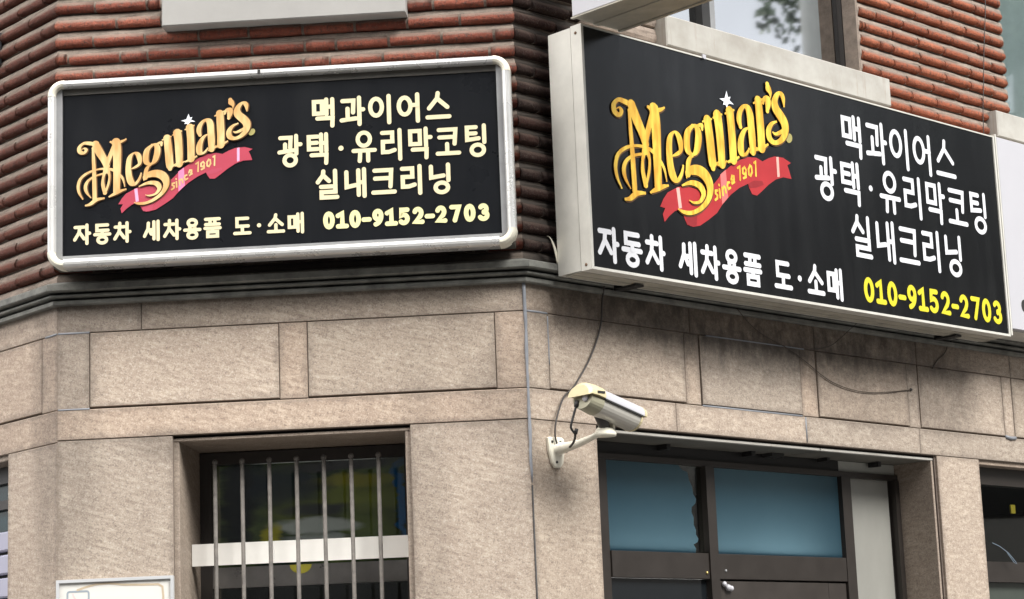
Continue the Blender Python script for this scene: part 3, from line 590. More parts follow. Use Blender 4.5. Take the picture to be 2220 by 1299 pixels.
# ================================================================== lettering drawn as round-ended strokes
def arc(cx, cy, rx, ry, a0, a1, n=14): return [(cx + rx * math.cos(R(a0 + (a1 - a0) * i / n)), cy + ry * math.sin(R(a0 + (a1 - a0) * i / n))) for i in range(n + 1)]
def O(cx, cy, rx, ry): return ('O', cx, cy, rx, ry)
def rect(a, b, c, d): return [(a, b), (c, b), (c, d), (a, d), (a, b)]
GL = {
 '맥': [rect(.05, .48, .42, .93), [(.62, 1), (.62, .44)], [(.90, 1), (.90, .42)], [(.62, .72), (.90, .72)], [(.2, .29), (.90, .29), (.88, 0)]],
 '과': [[(.05, .90), (.56, .90), (.53, .45)], [(.28, .60), (.28, .2)], [(.0, .17), (.66, .22)], [(.82, 1), (.82, 0)], [(.82, .55), (1.0, .55)]],
 '이': [O(.28, .60, .27, .32), [(.87, 1), (.87, 0)]],
 '어': [O(.28, .58, .27, .32), [(.55, .60), (.87, .60)], [(.87, 1), (.87, 0)]],
 '스': [[(.5, 1), (.46, .80), (.08, .44)], [(.49, .78), (.92, .46)], [(0, .1), (1, .1)]],
 '광': [[(.05, .95), (.54, .95), (.51, .60)], [(.27, .72), (.27, .48)], [(.0, .45), (.64, .50)], [(.8, 1), (.8, .38)], [(.8, .70), (1, .70)], O(.5, .16, .27, .18)],
 '택': [[(.50, .93), (.08, .93), (.08, .50), (.50, .50)], [(.08, .72), (.46, .72)], [(.66, 1), (.66, .42)], [(.90, 1), (.90, .42)], [(.66, .7), (.90, .7)], [(.2, .29), (.90, .29), (.88, 0)]],
 '유': [O(.5, .75, .29, .23), [(0, .36), (1, .36)], [(.32, .36), (.28, 0)], [(.68, .36), (.68, 0)]],
 '리': [[(.05, .93), (.52, .93), (.52, .62), (.07, .62), (.07, .26), (.35, .26), (.62, .32)], [(.87, 1), (.87, 0)]],
 '막': [rect(.05, .48, .50, .93), [(.78, 1), (.78, .40)], [(.78, .70), (1, .70)], [(.15, .29), (.80, .29), (.78, 0)]],
 '코': [[(.08, .92), (.86, .92), (.80, .42)], [(.10, .66), (.83, .66)], [(.45, .42), (.45, .10)], [(0, .1), (1, .1)]],
 '팅': [[(.50, .95), (.08, .95), (.08, .52), (.62, .56)], [(.08, .74), (.48, .74)], [(.88, 1), (.88, .42)], O(.56, .16, .29, .18)],
 '실': [[(.32, 1), (.30, .86), (.05, .60)], [(.32, .84), (.58, .63)], [(.87, 1), (.87, .53)], [(.2, .42), (.87, .42), (.87, .22), (.22, .22), (.22, .02), (.95, .02)]],
 '내': [[(.08, .92), (.08, .36), (.50, .42)], [(.64, .97), (.64, .05)], [(.91, 1), (.91, 0)], [(.64, .52), (.91, .52)]],
 '크': [[(.08, .92), (.86, .92), (.81, .30)], [(.10, .62), (.83, .62)], [(0, .1), (1, .1)]],
 '닝': [[(.08, .95), (.08, .54), (.66, .60)], [(.88, 1), (.88, .42)], O(.56, .16, .29, .18)],
 '자': [[(.03, .90), (.62, .90)], [(.34, .90), (.29, .60), (.0, .22)], [(.32, .62), (.63, .26)], [(.82, 1), (.82, 0)], [(.82, .55), (1, .55)]],
 '동': [[(.86, .95), (.15, .95), (.15, .66), (.89, .66)], [(.5, .66), (.5, .46)], [(0, .45), (1, .45)], O(.5, .15, .29, .17)],
 '차': [[(.33, 1.0), (.33, .84)], [(.03, .80), (.62, .80)], [(.33, .80), (.28, .52), (0, .16)], [(.32, .54), (.63, .2)], [(.82, 1), (.82, 0)], [(.82, .52), (1, .52)]],
 '세': [[(.26, .92), (.24, .62), (.0, .22)], [(.26, .62), (.46, .32)], [(.42, .56), (.63, .56)], [(.63, .98), (.63, .05)], [(.91, 1), (.91, 0)]],
 '용': [O(.5, .81, .27, .17), [(.34, .63), (.34, .44)], [(.66, .63), (.66, .44)], [(0, .43), (1, .43)], O(.5, .15, .29, .17)],
 '품': [[(.05, .96), (.95, .96)], [(.34, .96), (.34, .67)], [(.66, .96), (.66, .67)], [(.05, .67), (.95, .67)], [(0, .47), (1, .47)], [(.5, .47), (.5, .28)], rect(.18, .02, .82, .27)],
 '도': [[(.86, .90), (.15, .90), (.15, .48), (.89, .48)], [(.5, .48), (.5, .10)], [(0, .1), (1, .1)]],
 '소': [[(.5, 1), (.46, .82), (.08, .46)], [(.49, .78), (.92, .46)], [(.5, .46), (.5, .10)], [(0, .1), (1, .1)]],
 '매': [rect(.05, .28, .42, .84), [(.62, .98), (.62, .05)], [(.91, 1), (.91, 0)], [(.62, .56), (.91, .56)]],
 '·': [[(.50, .48), (.505, .48)]],
 '0': [O(.5, .5, .36, .46)],
 '1': [[(.18, .78), (.52, .94), (.52, .06)], [(.18, .05), (.86, .05)]],
 '9': [O(.5, .68, .33, .28), arc(.12, .62, .71, .58, 5, -78, 10)],
 '5': [[(.82, .95), (.24, .95), (.20, .56)] + arc(.44, .33, .38, .28, 105, -140, 14)],
 '2': [arc(.46, .68, .34, .27, 160, -20, 10) + [(.66, .42), (.16, .06), (.88, .06)]],
 '7': [[(.12, .95), (.86, .95), (.42, .04)]],
 '3': [arc(.44, .71, .32, .24, 145, -80, 12), arc(.44, .29, .38, .25, 80, -150, 14)],
 '-': [[(.18, .42), (.82, .42)]],
}
def stroke(mb, pts, h, w):
    """flat ribbon with mitred bends and round ends; pts in metres"""
    P = [Vector(p) for p in pts]; n = len(P); closed = (P[0] - P[-1]).length < 1e-6 and n > 3
    if closed: P = P[:-1]; n -= 1
    def nrm(a, b):
        d = (b - a); d = d.normalized() if d.length > 1e-9 else Vector((1, 0)); return Vector((-d.y, d.x))
    Lf, Rt = [], []
    for i in range(n):
        a = nrm(P[i - 1], P[i]) if (i > 0 or closed) else nrm(P[0], P[1])
        b = nrm(P[i], P[(i + 1) % n]) if (i < n - 1 or closed) else a
        mm = (a + b); mm = mm.normalized() if mm.length > 1e-6 else a
        s = min(1.6, 1 / max(.3, mm.dot(a))); Lf.append(P[i] + mm * h * s); Rt.append(P[i] - mm * h * s)
    n0 = len(mb.v)
    for l_, r_ in zip(Lf, Rt): mb.v += [(l_.x, -w, l_.y), (r_.x, -w, r_.y)]
    for i in range(n if closed else n - 1):
        j = (i + 1) % n; mb.f.append((n0 + 2 * i, n0 + 2 * i + 1, n0 + 2 * j + 1, n0 + 2 * j))
    if not closed:
        for i, sgn in ((0, -1), (n - 1, 1)):
            t = (P[1] - P[0] if i == 0 else P[-1] - P[-2]); t = t.normalized() if t.length > 1e-9 else Vector((1, 0)); nn = Vector((-t.y, t.x))
            k0 = len(mb.v)
            for q in range(9):
                a = math.pi * q / 8; p = P[i] + nn * (h * math.cos(a)) + t * (sgn * h * math.sin(a)); mb.v.append((p.x, -w, p.y))
            mb.f.append(tuple(range(k0, k0 + 9)))
def text(parent, mat, s, u0, u1, z0, z1, h, w):
    """lay the string out so that its ink spans u0..u1 and z0..z1 (ink, stroke width included)"""
    dig = s[0].isdigit(); gap = -.02 if dig else .10; wid = {' ': .42, '·': .62, '-': .62, '1': .86}
    ws = [wid.get(c, 1.0) for c in s]; tot = sum(ws) + gap * (len(s) - 1)
    k = (u1 - u0) / tot; x = u0; idx = 0
    for c, cw in zip(s, ws):
        if c != ' ':
            mb = MB(); bw = k * cw if c in '·-1' else k
            for st in GL[c]:
                ww = w + .00022 * (idx % 7); idx += 1
                fx = lambda p: (x + h + p[0] * (k - 2 * h) if c not in '·-1' else x + p[0] * bw, z0 + h + p[1] * (z1 - z0 - 2 * h))
                if st[0] == 'O':
                    _, cx, cy, rx, ry = st; stroke(mb, [fx((cx + rx * math.cos(2 * math.pi * i / 20), cy + ry * math.sin(2 * math.pi * i / 20))) for i in range(20)] + [fx((cx + rx, cy))], h, ww)
                else:
                    stroke(mb, [fx(p) for p in st], h * (1.25 if c == '·' else 1), ww)
            part('digit' if c in '0123456789' else 'letter', mb, mat, parent)
        x += k * (cw + gap)
